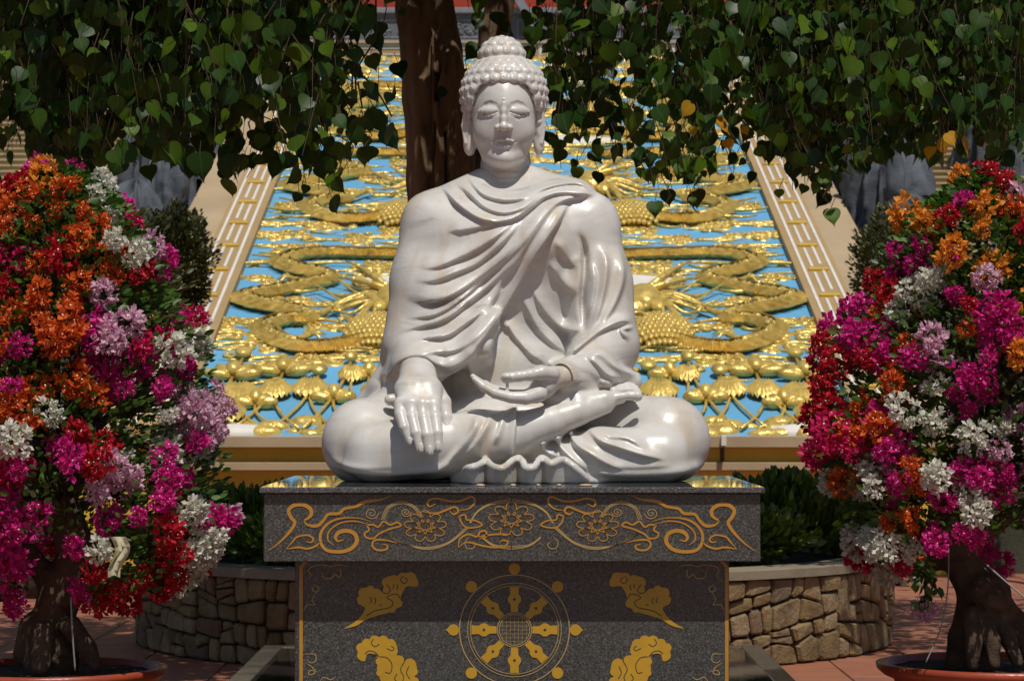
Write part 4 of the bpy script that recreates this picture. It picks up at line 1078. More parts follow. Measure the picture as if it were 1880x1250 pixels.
for s_ in (-1, 1):
    m.ell(SLW(s_ * 2.55, .12, .0), [np.array([.42, 0, 0]), S_T * .12, S_N * .07], 14, 5, True)
tag(m.build('white_wave', WHITEP, relief), kind='stuff')
# --- base wall of the ramp
base = empty('ramp_base', (S_CX, 23.9, 0), 'stepped mustard and beige base wall at the foot of the blue relief', 'wall')
for z0, z1, y, mt, nm in ((1.115, 1.212, 23.74, TAN2, 'top_ledge'), (.985, 1.115, 23.86, MUSTARD, 'mustard_band'), (.915, .985, 23.78, TAN2, 'beige_band'), (0, .915, 23.88, MUSTARD, 'lower_wall')):
    MB().box(-3.93, 4.07, y, 24.0, z0, z1, .004).build(nm, mt, base)
m = MB(); m.add([SLW(x, t, h) for x in (-3.93, 3.93) for t, h in ((0, -.6), (RL, -.6))] + [(x + S_CX, y, 0) for x in (-3.93, 3.93) for y in (24.0, 43.4)], [(0, 1, 5, 4), (2, 6, 7, 3), (0, 4, 6, 2)]); m.build('side_wall', TAN2, base)
dp_ = empty('drain_spout', (1.84, 23.7, 1.1), 'small white drain spout with a dark slot below it on the mustard base wall', 'drain pipe')
MB().box(1.815, 1.86, 23.66, 23.739, 1.13, 1.222, .004).build('spout', WHITEP, dp_); MB().box(1.82, 1.855, 23.852, 23.859, .99, 1.115).build('dark_slot', GROOVE, dp_)  # white spout, and a thin dark strip on the band below it

m = MB(); V = []
for x in (-18, 18):
    for y, z in ((24.05, -.2), (24.05, S_Z0 - .50), (43.6, S_Z0 + S_M * 19.6 - .50), (70, S_Z0 + S_M * 19.6 - .45), (70, -.2)): V.append((x, y, z))
m.add(V, [(0, 1, 2, 3, 4), (9, 8, 7, 6, 5), (0, 5, 6, 1), (1, 6, 7, 2), (2, 7, 8, 3), (3, 8, 9, 4)])
tag(m.build('embankment', M_paint('dark mossy ground', (.05, .05, .03), .95, .5, 3, bumpn=.8)), kind='structure')
# ================================================================== FLANKING STAIRS
sm = MB(); sm.box(-2.6, 2.6, 0, .40, -.6, -.028); sm.box(-2.6, 2.6, -.035, .40, -.028, 0, .004)
sme = bpy.data.meshes.new('step'); sme.from_pydata(sm.v, [], sm.f); sme.materials.append(STEPM)
for s_, lb in ((-1, 'broad flight of beige stone steps seen through the leaves at left of the blue relief'), (1, 'broad flight of beige stone steps behind the right bougainvillea')):
    st = empty('staircase', (S_CX + s_ * 7.6, 24.0, 0), lb, 'stairs')
    for i in range(54):
        o = link('step', sme, st, False); o.location = (0, .36 * i, 1.0 + .108 * i)
    MB().box(S_CX + s_ * 7.6 - 2.6, S_CX + s_ * 7.6 + 2.6, 23.95, 24.3, 0, .99).build('front_wall', TAN2, st)
# ================================================================== ROCKS along the ramp
from mathutils import noise as mnoise
def rock(x, y, hw, hh, seed, label, tex=ROCKM):
    n, k = 72, 50; V = []; Fc = []; zb = S_Z0 + S_M * (y - S_Y0) - .5
    for j in range(k + 1):
        v = j / k
        for i in range(n):
            a = 2 * math.pi * i / n
            pr = (1 - v ** 2.6) ** .5 if j < k else 0
            q = Vector((math.cos(a) * 2.2, math.sin(a) * 2.2, v * 1.0 + seed * 7.3))
            f = 1 + .55 * mnoise.noise(q * 1.1) + .38 * mnoise.noise(Vector((q.x * 3, q.y * 3, q.z * 1.2))) + .12 * mnoise.noise(q * 5) + .07 * mnoise.noise(q * 13)
            f -= .4 * abs(mnoise.noise(Vector((q.x * 2.2 + 9, q.y * 2.2, q.z * .8))))
            V.append((x + hw * pr * f * math.cos(a), y + .8 * pr * f * math.sin(a), zb + (hh + .5) * v * (1 + .12 * mnoise.noise(q * 1.5))))
    for j in range(k):
        for i in range(n): Fc.append((j * n + i, j * n + (i + 1) % n, (j + 1) * n + (i + 1) % n, (j + 1) * n + i))
    m = MB(); m.add(V, Fc, True); o = m.build('rock', tex); tag(o, label, 'rock', None)
for x, y, hw, hh, sd, lb in ((-4.25, 30.8, .46, .75, 1, 'nearest grey craggy rock beside the left edge of the ramp'), (-4.35, 33.4, .5, 1.15, 2, 'second grey craggy rock up the left edge of the ramp'), (-4.4, 36.4, .55, 1.3, 3, 'tall grey rock behind the leaves on the upper left of the ramp'),
                             (4.4, 30.2, .45, .7, 4, 'nearest grey craggy rock beside the right edge of the ramp'), (4.5, 32.8, .52, 1.2, 5, 'second grey craggy rock up the right edge of the ramp'), (4.55, 35.8, .6, 1.4, 6, 'tall grey rock behind the leaves on the upper right of the ramp'), (6.3, 36.0, .45, 1.3, 7, 'grey rock lump among the steps at far right')):
    rock(x, y, hw, hh, sd, lb)

# ================================================================== TOP OF THE RAMP
TY = 43.45
fw = empty('fret_wall', (0, TY, 7.0), 'low tan wall with a white fret pattern along the top edge of the blue relief', 'wall')
MB().box(-3.95, 4.1, TY, TY + .3, 6.6, 7.235).build('wall_face', TAN, fw)
MB().box(-4.0, 4.15, TY - .05, TY + .3, 7.235, 7.28, .006).build('top_ledge', TAN2, fw)
k = 0; x = -3.7
while x < 3.8:
    m = MB()
    for a, b, c, d in ((0, .9, .20, .218), (0, .9, .055, .073), (0, .018, .073, .20), (.12, .9, .155, .17), (.12, .138, .10, .155), (.95, 1.0, .055, .218)):
        m.box(x + a, x + b, TY - .012, TY, 7.0 + c, 7.0 + d)
    tag(m.build('white_fret', WHITEP, fw), kind='stuff'); x += 1.06
cw = empty('carved_wall', (0, TY + .5, 7), 'grey carved stone balustrade wall with relief panels above the blue relief', 'wall')
MB().box(-12, 12, TY + .45, TY + .8, 6.5, 7.78).build('wall_body', CARVED, cw)
MB().box(-12, 12, TY + .36, TY + .8, 7.78, 7.87, .01).build('coping', CARVED2, cw)
MB().box(-12, 12, TY + .40, TY + .5, 7.30, 7.36, .006).build('base_moulding', CARVED2, cw)
rr = random.Random(3)
for k in range(-9, 10):
    cx = k * 1.15 - .62; m = MB(); y0 = TY + .425
    for a, b, c, d in ((-.45, .45, 7.38, 7.41), (-.45, .45, 7.66, 7.69), (-.45, -.42, 7.41, 7.66), (.42, .45, 7.41, 7.66)): m.box(cx + a, cx + b, y0, TY + .45, c, d, .006)
    for q in range(12):
        px, pz, r = cx + rr.uniform(-.36, .36), rr.uniform(7.45, 7.62), rr.uniform(.03, .07)
        m.tube([(px + r * (1 - u) * math.cos(u * 8 + q), y0 + .012, pz + r * (1 - u) * math.sin(u * 8 + q)) for u in np.linspace(0, .85, 9)], .012, 5)
    tag(m.build('carved_panel', CARVED2, cw), kind='stuff')
# sloping stone rail in the middle
m = MB()
for s_, x0 in ((1, .05),):
    V = [(x0 + a + s_ * b * 0, TY + .2 + y, z) for y in (0, .2) for a, z in ((0, 7.95), (-.9, 8.75), (-.9, 9.0), (0, 8.2), (.35, 7.62), (.35, 7.36))]
    m.add(V, [(0, 5, 4, 3, 2, 1), (6, 7, 8, 9, 10, 11)] + [(i, (i + 1) % 6, 6 + (i + 1) % 6, 6 + i) for i in range(6)])
tag(m.build('stone_rail', CARVED2), 'pale grey carved stone rail slanting down behind the tree trunk', 'railing')
hall = empty('red_hall', (0, 46, 7), 'red painted temple hall front above the carved grey wall', 'building')
MB().box(-14, 14, 45.6, 50, 6.8, 8.6).build('wall', REDP, hall)
MB().box(-14, 14, 45.7, 50, 8.6, 13.5).build('upper_wall', TAN2, hall)
MB().box(-15, 15, 44.9, 51, 13.5, 13.9, .05).build('roof', REDP, hall)
MB().box(-14, 14, 45.5, 45.6, 8.5, 8.62, .01).build('cornice', MUSTARD, hall)
for k in range(-6, 7):
    f = MB().box(k * 2 - .1, k * 2 + .1, 45.45, 45.6, 6.9, 8.5, .01).build('column', REDP, hall)
fl = empty('red_lantern', (-1.26, 45.2, 7.82), 'small bright red lamp standing on the grey wall below the red hall', 'lamp')
MB().ell((-1.26, 44.1, 7.93), [(.07, 0, 0), (0, .07, 0), (0, 0, .06)], 12, 8).build('lamp_body', M_paint('bright red plastic', (.7, .02, .01), .25), fl)
MB().tube([(-1.26, 44.1, 7.87), (-1.26, 44.1, 7.90)], .04, 10).build('lamp_foot', WHITEP, fl); MB().tube([(-1.26, 44.1, 7.98), (-1.26, 44.1, 8.03)], .02, 8).build('lamp_cap', WHITEP, fl)
# ================================================================== FOLIAGE TOOLS
def instances(name, TV, TT, M3, L, mat, parent, rnd, uv=None, kind='stuff'):
    """many copies of one small triangle template joined into one mesh"""
    n = len(L); TV = np.asarray(TV, np.float32); TT = np.asarray(TT, np.int32)
    V = np.einsum('nij,vj->nvi', M3, TV) + L[:, None, :]
    T = TT[None] + (np.arange(n) * len(TV))[:, None, None]
    me = mesh_np(name, V.reshape(-1, 3), T.reshape(-1, 3), mat, False, np.repeat(rnd, len(TV)), None if uv is None else np.tile(np.asarray(uv, np.float32), (n, 1)))
    o = link(name, me, parent)
    if kind: tag(o, kind=kind)
    return o
def rotmats(n, down=.0, tilt=.6, face=.0, rng=RNG, base=None):
    """local y = leaf axis, local z = leaf normal"""
    az = rng.uniform(0, 2 * np.pi, n); ax = np.stack([np.cos(az) * tilt * rng.random(n), np.sin(az) * tilt * rng.random(n), -np.full(n, down)], 1)
    if base is not None: ax = ax + base
    ax /= np.linalg.norm(ax, axis=1)[:, None] + 1e-9
    nr = rng.normal(size=(n, 3)); nr[:, 1] -= face; nr -= ax * (nr * ax).sum(1)[:, None]; nr /= np.linalg.norm(nr, axis=1)[:, None] + 1e-9
    return np.stack([np.cross(ax, nr), ax, nr], 2)
# heart-shaped leaf with a drip tip
_o = [(-.05, .17), (.03, .35), (.17, .45), (.34, .44), (.52, .34), (.66, .20), (.77, .085), (.86, .03)]
LV = [(0, 0, 0), (0, .2, -.01), (0, .45, -.015), (0, .70, -.03), (0, 1.0, -.10)]; LU = [(0, 0), (0, .2), (0, .45), (0, .7), (0, 1)]
for sg in (-1, 1):
    for v, u in _o: LV.append((sg * u, v, .16 * u - .12 * v * v)); LU.append((sg * u, v))
LT = []
for k, sg in enumerate((0, 1)):
    b = 5 + 8 * k; seq = [(0, b, b + 1), (0, b + 1, 1), (1, b + 1, b + 2), (1, b + 2, b + 3), (1, b + 3, 2), (2, b + 3, b + 4), (2, b + 4, 3), (3, b + 4, b + 5), (3, b + 5, b + 6), (3, b + 6, b + 7), (3, b + 7, 4)]
    LT += [t if k else t[::-1] for t in seq]
SV = [(0, 0, 0), (.24, .35, .05), (.20, .7, .03), (0, 1, -.05), (-.20, .7, .03), (-.24, .35, .05)]; ST = [(0, 1, 2), (0, 2, 3), (0, 3, 4), (0, 4, 5)]

# ================================================================== THE HEART-LEAVED TREE
tree = empty('heart_leaf_tree', (-.5, 17.6, .5), 'large tree with hanging dark heart-shaped leaves and a brown trunk behind the statue', 'tree')
T3 = SDF((-1.15, 16.9, .42), (.75, 18.3, 6.4), .028)
def tw(px, py, d): return W(px, py, d)
T3.chain([(-.62, 17.6, .45), (-.55, 17.6, 1.2), tw(800, 480, 17.6), tw(795, 330, 17.6), tw(783, 180, 17.55), tw(768, 20, 17.5), tw(750, -300, 17.4), tw(735, -600, 17.3)], [.34, .24, .185, .165, .15, .14, .13, .10], .05)
T3.chain([(-.28, 17.45, .45), (-.34, 17.45, 1.3), tw(850, 380, 17.42), tw(842, 220, 17.42), tw(828, 90, 17.42), tw(808, -40, 17.42), tw(800, -200, 17.4)], [.2, .13, .10, .085, .07, .06, .05], .03)
T3.chain([(.02, 17.8, .45), tw(905, 500, 17.8), tw(900, 250, 17.8), tw(908, 60, 17.8), tw(930, -60, 17.8), tw(990, -300, 17.8), tw(1060, -600, 17.8)], [.22, .15, .12, .10, .09, .08, .07], .04)
for a, b in (((765, 150, 17.40), (775, 400, 17.42)), ((800, 60, 17.34), (808, 420, 17.36)), ((822, 100, 17.33), (835, 330, 17.35))): T3.chain([tw(*a), tw(*b)], [.03, .04], .03)
T3.chain([tw(795, -20, 17.33), tw(803, 120, 17.33), tw(800, 300, 17.36)], [.02, .022, .01], .02, 's')
for k in range(5):
    a = 3.5 + k * .75; T3.chain([(-.5 + .1 * math.cos(a), 17.6 + .1 * math.sin(a), .75), (-.5 + .65 * math.cos(a), 17.6 + .6 * math.sin(a), .45)], [.12, .05], .08)
T3.build('trunk', BARK, tree)
rng = np.random.default_rng(21); prr = random.Random(21)
def lerp_tab(tab, x): return float(np.interp(x, [t[0] for t in tab], [t[1] for t in tab]))
# where the hanging twigs end, seen along the canopy (px of the photograph at the twig's own distance)
LOW = [(-400, 330), (0, 330), (120, 335), (250, 318), (330, 330), (400, 300), (440, 350), (480, 300), (520, 330), (560, 350), (600, 385), (640, 345), (675, 290), (712, 235), (740, 60), (830, 20),
       (960, 20), (985, 130), (1005, 290), (1060, 300), (1100, 312), (1170, 330), (1215, 350), (1240, 395), (1270, 370), (1310, 300), (1370, 300), (1420, 300), (1450, 350), (1480, 330), (1530, 385), (1570, 300), (1640, 310), (1720, 320), (1800, 300), (1860, 325), (2300, 320)]
twigs = []; LL = []; LM = []; LS = []
def spray(px, py, d, L, dens=9, first=None):
    """one drooping twig ending at (px, py) with heart leaves hanging from it"""
    e = W(px, py, d); side = prr.uniform(-.35, .35); back = prr.uniform(-.2, .35)
    top = e + np.array([side * L, back * L, L]); mid = (e + top) / 2 + np.array([prr.uniform(-.08, .08), prr.uniform(-.06, .06), .05])
    P = smooth_path([top, mid, e], 5); twigs.append(P); n = max(3, int(L * dens))
    for k in range(n):
        u = k / n; p = P[min(len(P) - 1, int((1 - u) * (len(P) - 1)))] + np.array([prr.uniform(-.12, .12), prr.uniform(-.12, .12), prr.uniform(-.04, .06)])
        LL.append(p); LS.append(prr.choice((prr.uniform(.05, .09), prr.uniform(.075, .13), prr.uniform(.09, .15))))
def dist(px):
    return prr.uniform(12.9, 16.8) if px < 740 else prr.uniform(14.6, 18.4)
for k in range(2350):
    px = (prr.uniform(-260, 715) if k % 5 < 2 else prr.uniform(990, 2140)) if k < 1400 else (prr.uniform(-100, 600) if k % 2 else prr.uniform(1350, 1950))
    lo = lerp_tab(LOW, px); u = prr.random() ** .95
    if k >= 1950: px = prr.choice((prr.uniform(60, 430), prr.uniform(1430, 1880), prr.uniform(1480, 1720))); lo = lerp_tab(LOW, px) - 8; u = prr.random() * .4
    if 625 < px < 745 and prr.random() < .82: continue
    py = lo - 22 - u * (lo + 260)
    if 640 < px < 745 and py < 200: continue
    spray(px, py, dist(px), prr.uniform(.25, .75), 15)
for px, py, d in ((600,365,14.0),(585,350,14.2),(565,300,13.8),(650,290,13.7),(672,270,14.1),(700,225,13.6),(655,230,14.0),(640,320,14.4),(430,330,13.8),(452,328,14.0),(648,45,13.8),(655,80,13.9),(640,60,14.2),(500,290,13.8),(530,300,13.6),(690,200,13.9),(620,330,13.9),
                  (1240,372,15.6),(1262,352,15.4),(1210,350,15.8),(1180,322,15.6),(1285,350,15.7),(1310,300,15.5),(1225,330,15.4),(1250,310,15.3),(1192,340,15.3),(1350,312,16.2),(1373,300,16.2),(1345,330,16.0),(1525,375,15.0),(1480,345,15.0),(1455,350,15.0),(1520,330,15.2),(1545,320,15.2),(1300,265,15.6),(1060,300,15.9),(1030,310,15.9),(1100,305,15.8),(1750,290,15),(1850,315,15),(845,170,17.1),(905,60,17.2),(890,90,17.2)):
    spray(px, py, d, prr.uniform(.12, .22), 16)
n_in = len(LL)
# crown above and beside the picture, which shades the trunk, the bed and the ground
for k in range(5200):
    x = prr.uniform(-5, 5)
    y = prr.uniform(12.7, 19.5) if x < -.1 else prr.uniform(14.4, 20.0)
    z = prr.uniform(3.75, 7.6) + .12 * (y - 13)
    ppx, ppy = to_px(x, y, z)
    if ppy > -70 and -40 < ppx < 1920:
        if 700 < ppx < 1000: continue
        z += (ppy + 70) / F * y
    if x * x * .04 + (z - 5) ** 2 * .08 > 1.2: continue
    if (x > .9 or x < -2.2) and prr.random() < .72: continue
    LL.append(np.array([x, y, z])); LS.append(prr.uniform(.14, .22))
for k in range(1900):
    LL.append(np.array([prr.uniform(-2.9, .1), prr.uniform(12.8, 15.6), prr.uniform(3.85, 5.6)])); LS.append(prr.uniform(.14, .22))
for k in range(700):
    LL.append(np.array([prr.uniform(-.9, .6), prr.uniform(15.0, 17.2), prr.uniform(4.3, 5.6)])); LS.append(prr.uniform(.14, .2))
LL = np.array(LL); LS = np.array(LS); N = len(LL)
M3 = rotmats(N, down=1.0, tilt=1.15, face=1.1, rng=rng)
lp = np.stack(to_px(LL[:, 0], LL[:, 1], LL[:, 2]), 1); inview = (lp[:, 0] > -20) & (lp[:, 0] < 1900) & (lp[:, 1] > -20) & (lp[:, 1] < 500)
# leaves nearest the camera are single leaves
cov = np.where(inview, LS / LL[:, 1] * (1 + .6 * (lp[:, 1] > 230)) * (1 + .5 * (LL[:, 1] < np.where(lp[:, 0] < 740, 14.2, 15.8))), 0); order = np.argsort(-cov); single = set(order[:270].tolist())
yellow_spots = [(1725, 260), (1745, 240), (1790, 250), (1715, 275), (1735, 285), (1360, 258), (1350, 232), (1270, 190), (1275, 235), (1310, 225), (1780, 275)]
yl = set()
for q in yellow_spots:
    dd = (lp[:, 0] - q[0]) ** 2 + (lp[:, 1] - q[1]) ** 2; dd[~inview] = 1e9
    cand_ = np.argsort(dd)[:5]; k = int(cand_[np.argmin(LL[cand_, 1])]); yl.add(k); single.add(k)
variants = []
for v, (mat_) in enumerate((LEAF, LEAFY)):
    variants.append(mesh_np('leaf', LV, LT, mat_, False, np.zeros(len(LV)), LU))
for i in single:
    o = link('leaf', variants[1 if i in yl else 0], tree, False)
    mw = Matrix(((*(M3[i] * LS[i])[0], LL[i][0] - tree.location.x), (*(M3[i] * LS[i])[1], LL[i][1] - tree.location.y), (*(M3[i] * LS[i])[2], LL[i][2] - tree.location.z), (0, 0, 0, 1)))
    o.matrix_basis = mw
keep = np.array([i for i in range(N) if i not in single])
instances('foliage', LV, LT, M3[keep] * LS[keep][:, None, None], LL[keep], LEAF, tree, rng.random(len(keep)), LU)
m = MB()
for P in twigs: m.tube(P, [.0035 * (1 - .6 * i / len(P)) for i in range(len(P))], 4, caps=False)
# petioles
for i in range(0, n_in, 1):
    a = LL[i]; m.tube([a, a + np.array([prr.uniform(-.03, .03), prr.uniform(-.03, .03), .06])], .0022, 3, caps=False)
tag(m.build('twigs', TWIG, tree), kind='stuff')
def limb(P, R0, R1):
    P = smooth_path(P, 6); m = MB(); m.tube(P, list(np.linspace(R0, R1, len(P))), 9); m.build('branch', BARK, tree)
limb([W(745, -420, 17.4), W(600, -420, 16.2), W(380, -150, 15.2), W(180, -60, 14.2), W(0, 20, 13.6)], .11, .03)
limb([W(990, -320, 17.8), W(1150, -380, 17.2), W(1350, -180, 16.8), W(1600, -60, 16.6), W(1850, 20, 16.2)], .09, .03)
limb([W(500, -330, 15.6), W(520, -60, 14.6), W(500, 120, 14.3), W(470, 200, 14.3)], .05, .01)
limb([W(1250, -320, 17), W(1300, -60, 16.4), W(1400, 180, 16.0), W(1520, 372, 15.4)], .04, .006)
limb([W(1500, -150, 16.7), W(1620, -20, 16.2), W(1700, 140, 15.8)], .04, .01)
# a bare hanging twig in front of the relief
m = MB()
for P in ([(690,0,14),(688,70,14),(655,130,14),(655,190,14)], [(655,130,14),(690,165,14),(720,215,14)], [(655,130,14),(630,140,14),(618,165,14)], [(657,150,14),(665,200,14)], [(648,110,14),(645,200,14)]):
    m.tube(smooth_path([W(*p) for p in P], 5), .005, 5)
tag(m.build('bare_twigs', TWIG, tree), kind='stuff')

# ================================================================== SHRUBS, HEDGES, TOPIARY
def bush(name, cx, cy, z0, rx, ry, rz, n, ls, mat, label, cat, group=None, trunk=None, spiky=0, seed=1, flat=0):
    g = np.random.default_rng(seed); o = empty(name, (cx, cy, z0), label, cat, group)
    d = g.normal(size=(n, 3)); d /= np.linalg.norm(d, axis=1)[:, None]; r = g.random(n) ** .28
    lump = 1 + .16 * np.sin(d[:, 0] * 6 + seed) * np.sin(d[:, 2] * 7 + 2 * seed) + .10 * np.sin(d[:, 1] * 9 + d[:, 2] * 5)
    P = np.stack([cx + d[:, 0] * rx * r * lump, cy + d[:, 1] * ry * r * lump, z0 + (trunk or 0) + rz + d[:, 2] * rz * r * lump], 1)
    if not trunk: P[:, 2] = np.maximum(P[:, 2], z0 + .01)
    b = d * .9; b[:, 2] += .5 + spiky
    M_ = rotmats(n, 0, .9, .3, g, b) * (ls * g.uniform(.6, 1.2, n))[:, None, None]
    instances('foliage', SV, ST, M_, P, mat, o, g.random(n))
    m = MB(); k = 1 if trunk else 7
    for i in range(k):
        if trunk: m.tube(smooth_path([(cx, cy, z0), (cx + .03, cy, z0 + trunk * .5), (cx, cy, z0 + trunk + rz * .6)], 4), [.06] * 9, 8)
        else:
            a = 2 * math.pi * i / k; m.tube([(cx, cy, z0), (cx + rx * .6 * math.cos(a), cy + ry * .6 * math.sin(a), z0 + rz * 1.3)], [.02, .008], 5)
    s_ = m.build('trunk' if trunk else 'stems', BARK2, o)
    if not trunk: tag(s_, kind='stuff')
    return o
SZ = PH + .06
bush('shrub', -1.62, 17.3, SZ, .42, .4, .19, 2000, .085, LEAFH, 'pointed dark green shrub rising beside the left end of the pedestal cap', 'shrub', spiky=1.2, seed=2)
bush('shrub', -2.0, 16.6, SZ, .45, .4, .10, 1500, .07, LEAFH, 'low leafy ground plant in the left front of the planter bed', 'shrub', seed=3)
bush('shrub', -1.25, 16.2, SZ, .45, .4, .13, 1700, .07, LEAFH, 'low green plant in the planter just left of the pedestal', 'shrub', seed=4)
bush('shrub', 1.72, 17.0, SZ, .50, .45, .23, 3000, .085, LEAFH, 'tall bright green shrub in the planter right of the pedestal', 'shrub', seed=5, spiky=.8)
bush('shrub', 1.35, 16.3, SZ, .40, .35, .15, 2000, .075, LEAFH, 'low yellowish green plant in the planter just right of the pedestal', 'shrub', seed=6)
bush('shrub', 2.0, 17.9, SZ, .40, .45, .17, 1500, .08, LEAFH, 'shrub at the right rear of the planter bed', 'shrub', seed=7)
bush('shrub', -1.9, 18.2, SZ, .45, .45, .17, 1500, .08, LEAFH, 'dark shrub at the left rear of the planter bed', 'shrub', seed=8)
bush('topiary_tree', W(322, 480, 21.5)[0], 21.5, 0, .29, .30, .46, 8000, .042, LEAFO, 'rounded olive green clipped tree behind the left bougainvillea', 'tree', trunk=2.12, seed=11)
bush('topiary_tree', W(1640, 440, 22.5)[0], 22.5, 0, .34, .35, .50, 7000, .042, LEAFO, 'rounded dark clipped tree behind the right bougainvillea', 'tree', trunk=2.1, seed=12)
bush('topiary_tree', W(1905, 520, 22.5)[0], 22.5, 0, .40, .45, .60, 3500, .06, LEAFO, 'clipped tree at the far right edge behind the orange blossoms', 'tree', trunk=2.1, seed=13)
bush('topiary_tree', W(60, 300, 21.0)[0], 21.0, 0, 1.1, .6, .65, 12000, .06, LEAFO, 'wide dark clipped tree at far left under the hanging leaves', 'tree', trunk=1.9, seed=14)

# ================================================================== BOUGAINVILLEAS
bru = np.random.default_rng(77)
def cluster_mesh(col, seed):
    g = np.random.default_rng(seed); n = 46; V = []; T = []; A = []; mi = []
    for k in range(n):
        d = g.normal(size=3); d[1] -= .5; d /= np.linalg.norm(d); c = d * np.array([.072, .062, .064]) * (.55 + .6 * g.random())
        ax = d + g.normal(size=3) * .5; ax /= np.linalg.norm(ax); u = np.cross(ax, g.normal(size=3)); u /= np.linalg.norm(u); v = np.cross(ax, u); L = g.uniform(.024, .037); rn = g.random()
        for j in range(3):
            a = 2 * math.pi * j / 3; o_ = u * math.cos(a) + v * math.sin(a); s_ = -u * math.sin(a) + v * math.cos(a); b = len(V)
            V += [c, c + o_ * L * .45 + ax * L * .55 + s_ * L * .42, c + o_ * L * .85 + ax * L * .9, c + o_ * L * .45 + ax * L * .55 - s_ * L * .42, c + o_ * L * .62 + ax * L * .42]
            T += [(b, b + 1, b + 4), (b + 1, b + 2, b + 4), (b + 2, b + 3, b + 4), (b + 3, b, b + 4)]; A += [rn] * 5; mi += [0] * 4
        if g.random() < .35:
            b = len(V); e = ax * L * .75; r = .0042; V += [c + e + u * r, c + e + v * r, c + e - u * r, c + e - v * r]; T += [(b, b + 1, b + 2), (b, b + 2, b + 3)]; A += [.5] * 4; mi += [1] * 2
    return mesh_np('flower_cluster', np.array(V), np.array(T), [PET[col], FLOWERW], False, A, matidx=mi)
CMESH = {c: [cluster_mesh(c, 10 * i + k) for k in range(3)] for i, c in enumerate(PET)}
def bougainvillea(cx, cy, prof, seeds, label, seed, side):
    g = np.random.default_rng(seed); rr = random.Random(seed)
    o = empty('bougainvillea', (cx, cy, .42), label, 'flowering plant')
    axpx = 940 + cx * F / cy
    zs = [W(axpx, p[0], cy)[2] for p in prof]; rs_ = [max(14, p[1] - 40) * cy / F for p in prof]; zo = np.argsort(zs); zs = np.array(zs)[zo]; rs_ = np.array(rs_)[zo]
    rad = lambda z: np.interp(z, zs, rs_)
    pts = []
    tries = 0
    while len(pts) < 285 and tries < 60000:
        tries += 1; z = rr.uniform(zs[0], zs[-1]); a = rr.uniform(0, 2 * math.pi)
        if math.sin(a) > .2 and rr.random() < .9: continue
        R_ = rad(z) * (1 + .09 * math.sin(3 * a + z * 5 + seed)) * rr.uniform(.72, 1.03)
        p = (cx + R_ * math.cos(a), cy + R_ * .85 * math.sin(a), z)
        if rr.random() > (R_ + .15): continue
        md = .078 + .03 * rr.random()
        if any((p[0] - q[0]) ** 2 + (p[1] - q[1]) ** 2 + (p[2] - q[2]) ** 2 < md * md for q in pts): continue
        ppx, ppy = to_px(*p)
        if math.sin(ppx * .021 + seed) * math.sin(ppy * .027 + 1.7 * seed) > (.40 if ppy > 640 else .66): continue       # green gaps
        if ppy > 985 and abs(p[0] - cx) < (.10 if side < 0 else .22) and p[1] < cy + .2: continue
        pts.append(p)
    for p in pts:
        ppx, ppy = to_px(*p); best = sorted((((ppx - s[0]) ** 2 + (ppy - s[1]) ** 2) * rr.uniform(.75, 1.3), s[2]) for s in seeds)
        c = best[0][1] if rr.random() < .76 else best[rr.choice((1, 2, 3, 4))][1]
        f = link('flower_cluster', rr.choice(CMESH[c]), o, False); tag(f, kind='stuff'); f.location = Vector(p) - o.location
        f.rotation_euler = (rr.uniform(-.5, .5), rr.uniform(-3, 3), rr.uniform(-.6, .6) + math.atan2(p[1] - cy, p[0] - cx) + math.pi / 2); s_ = rr.uniform(.5, 1.05); f.scale = (s_, s_, s_ * rr.uniform(.75, 1.1))
    n = 15000
    z = g.uniform(zs[0] + .02, zs[-1], n); a = g.uniform(0, 2 * np.pi, n); R_ = rad(z) * (g.random(n) ** .4) * .97 * (1 + .08 * np.sin(3 * a + z * 5 + seed))
    P = np.stack([cx + R_ * np.cos(a), cy + R_ * .85 * np.sin(a), z], 1)
    ok_ = ~((P[:, 2] < W(940, 975, cy)[2]) & (np.abs(P[:, 0] - cx) < (.16 if side < 0 else .28))); P = P[ok_]; a = a[ok_]; n = len(P)
    b = np.stack([np.cos(a), np.sin(a), .4 * np.ones(n)], 1)
    instances('foliage', SV, ST, rotmats(n, .1, 1.2, .2, g, b) * (g.uniform(.03, .058, n))[:, None, None], P, LEAFB, o, g.random(n))
    m = MB()                                                   # inner branches
    for k in range(34):
        a = rr.uniform(0, 2 * math.pi); zt = rr.uniform(zs[0] + .1, zs[-1] - .05); r = float(rad(zt)) * .85; z0 = .95
        e = (cx + r * math.cos(a), cy + r * .85 * math.sin(a), zt)
        m.tube(smooth_path([(cx, cy, z0), (cx + r * .4 * math.cos(a), cy + r * .35 * math.sin(a), (z0 + zt) / 2 + .2), e], 4), [.028 - .0025 * i for i in range(9)], 5)
    tag(m.build('branches', BARK2, o), kind='stuff')
    return o
LP = [(310, 30), (330, 110), (380, 185), (450, 235), (520, 245), (600, 300), (700, 318), (800, 335), (900, 375), (980, 372), (1040, 310), (1085, 230), (1115, 120)]
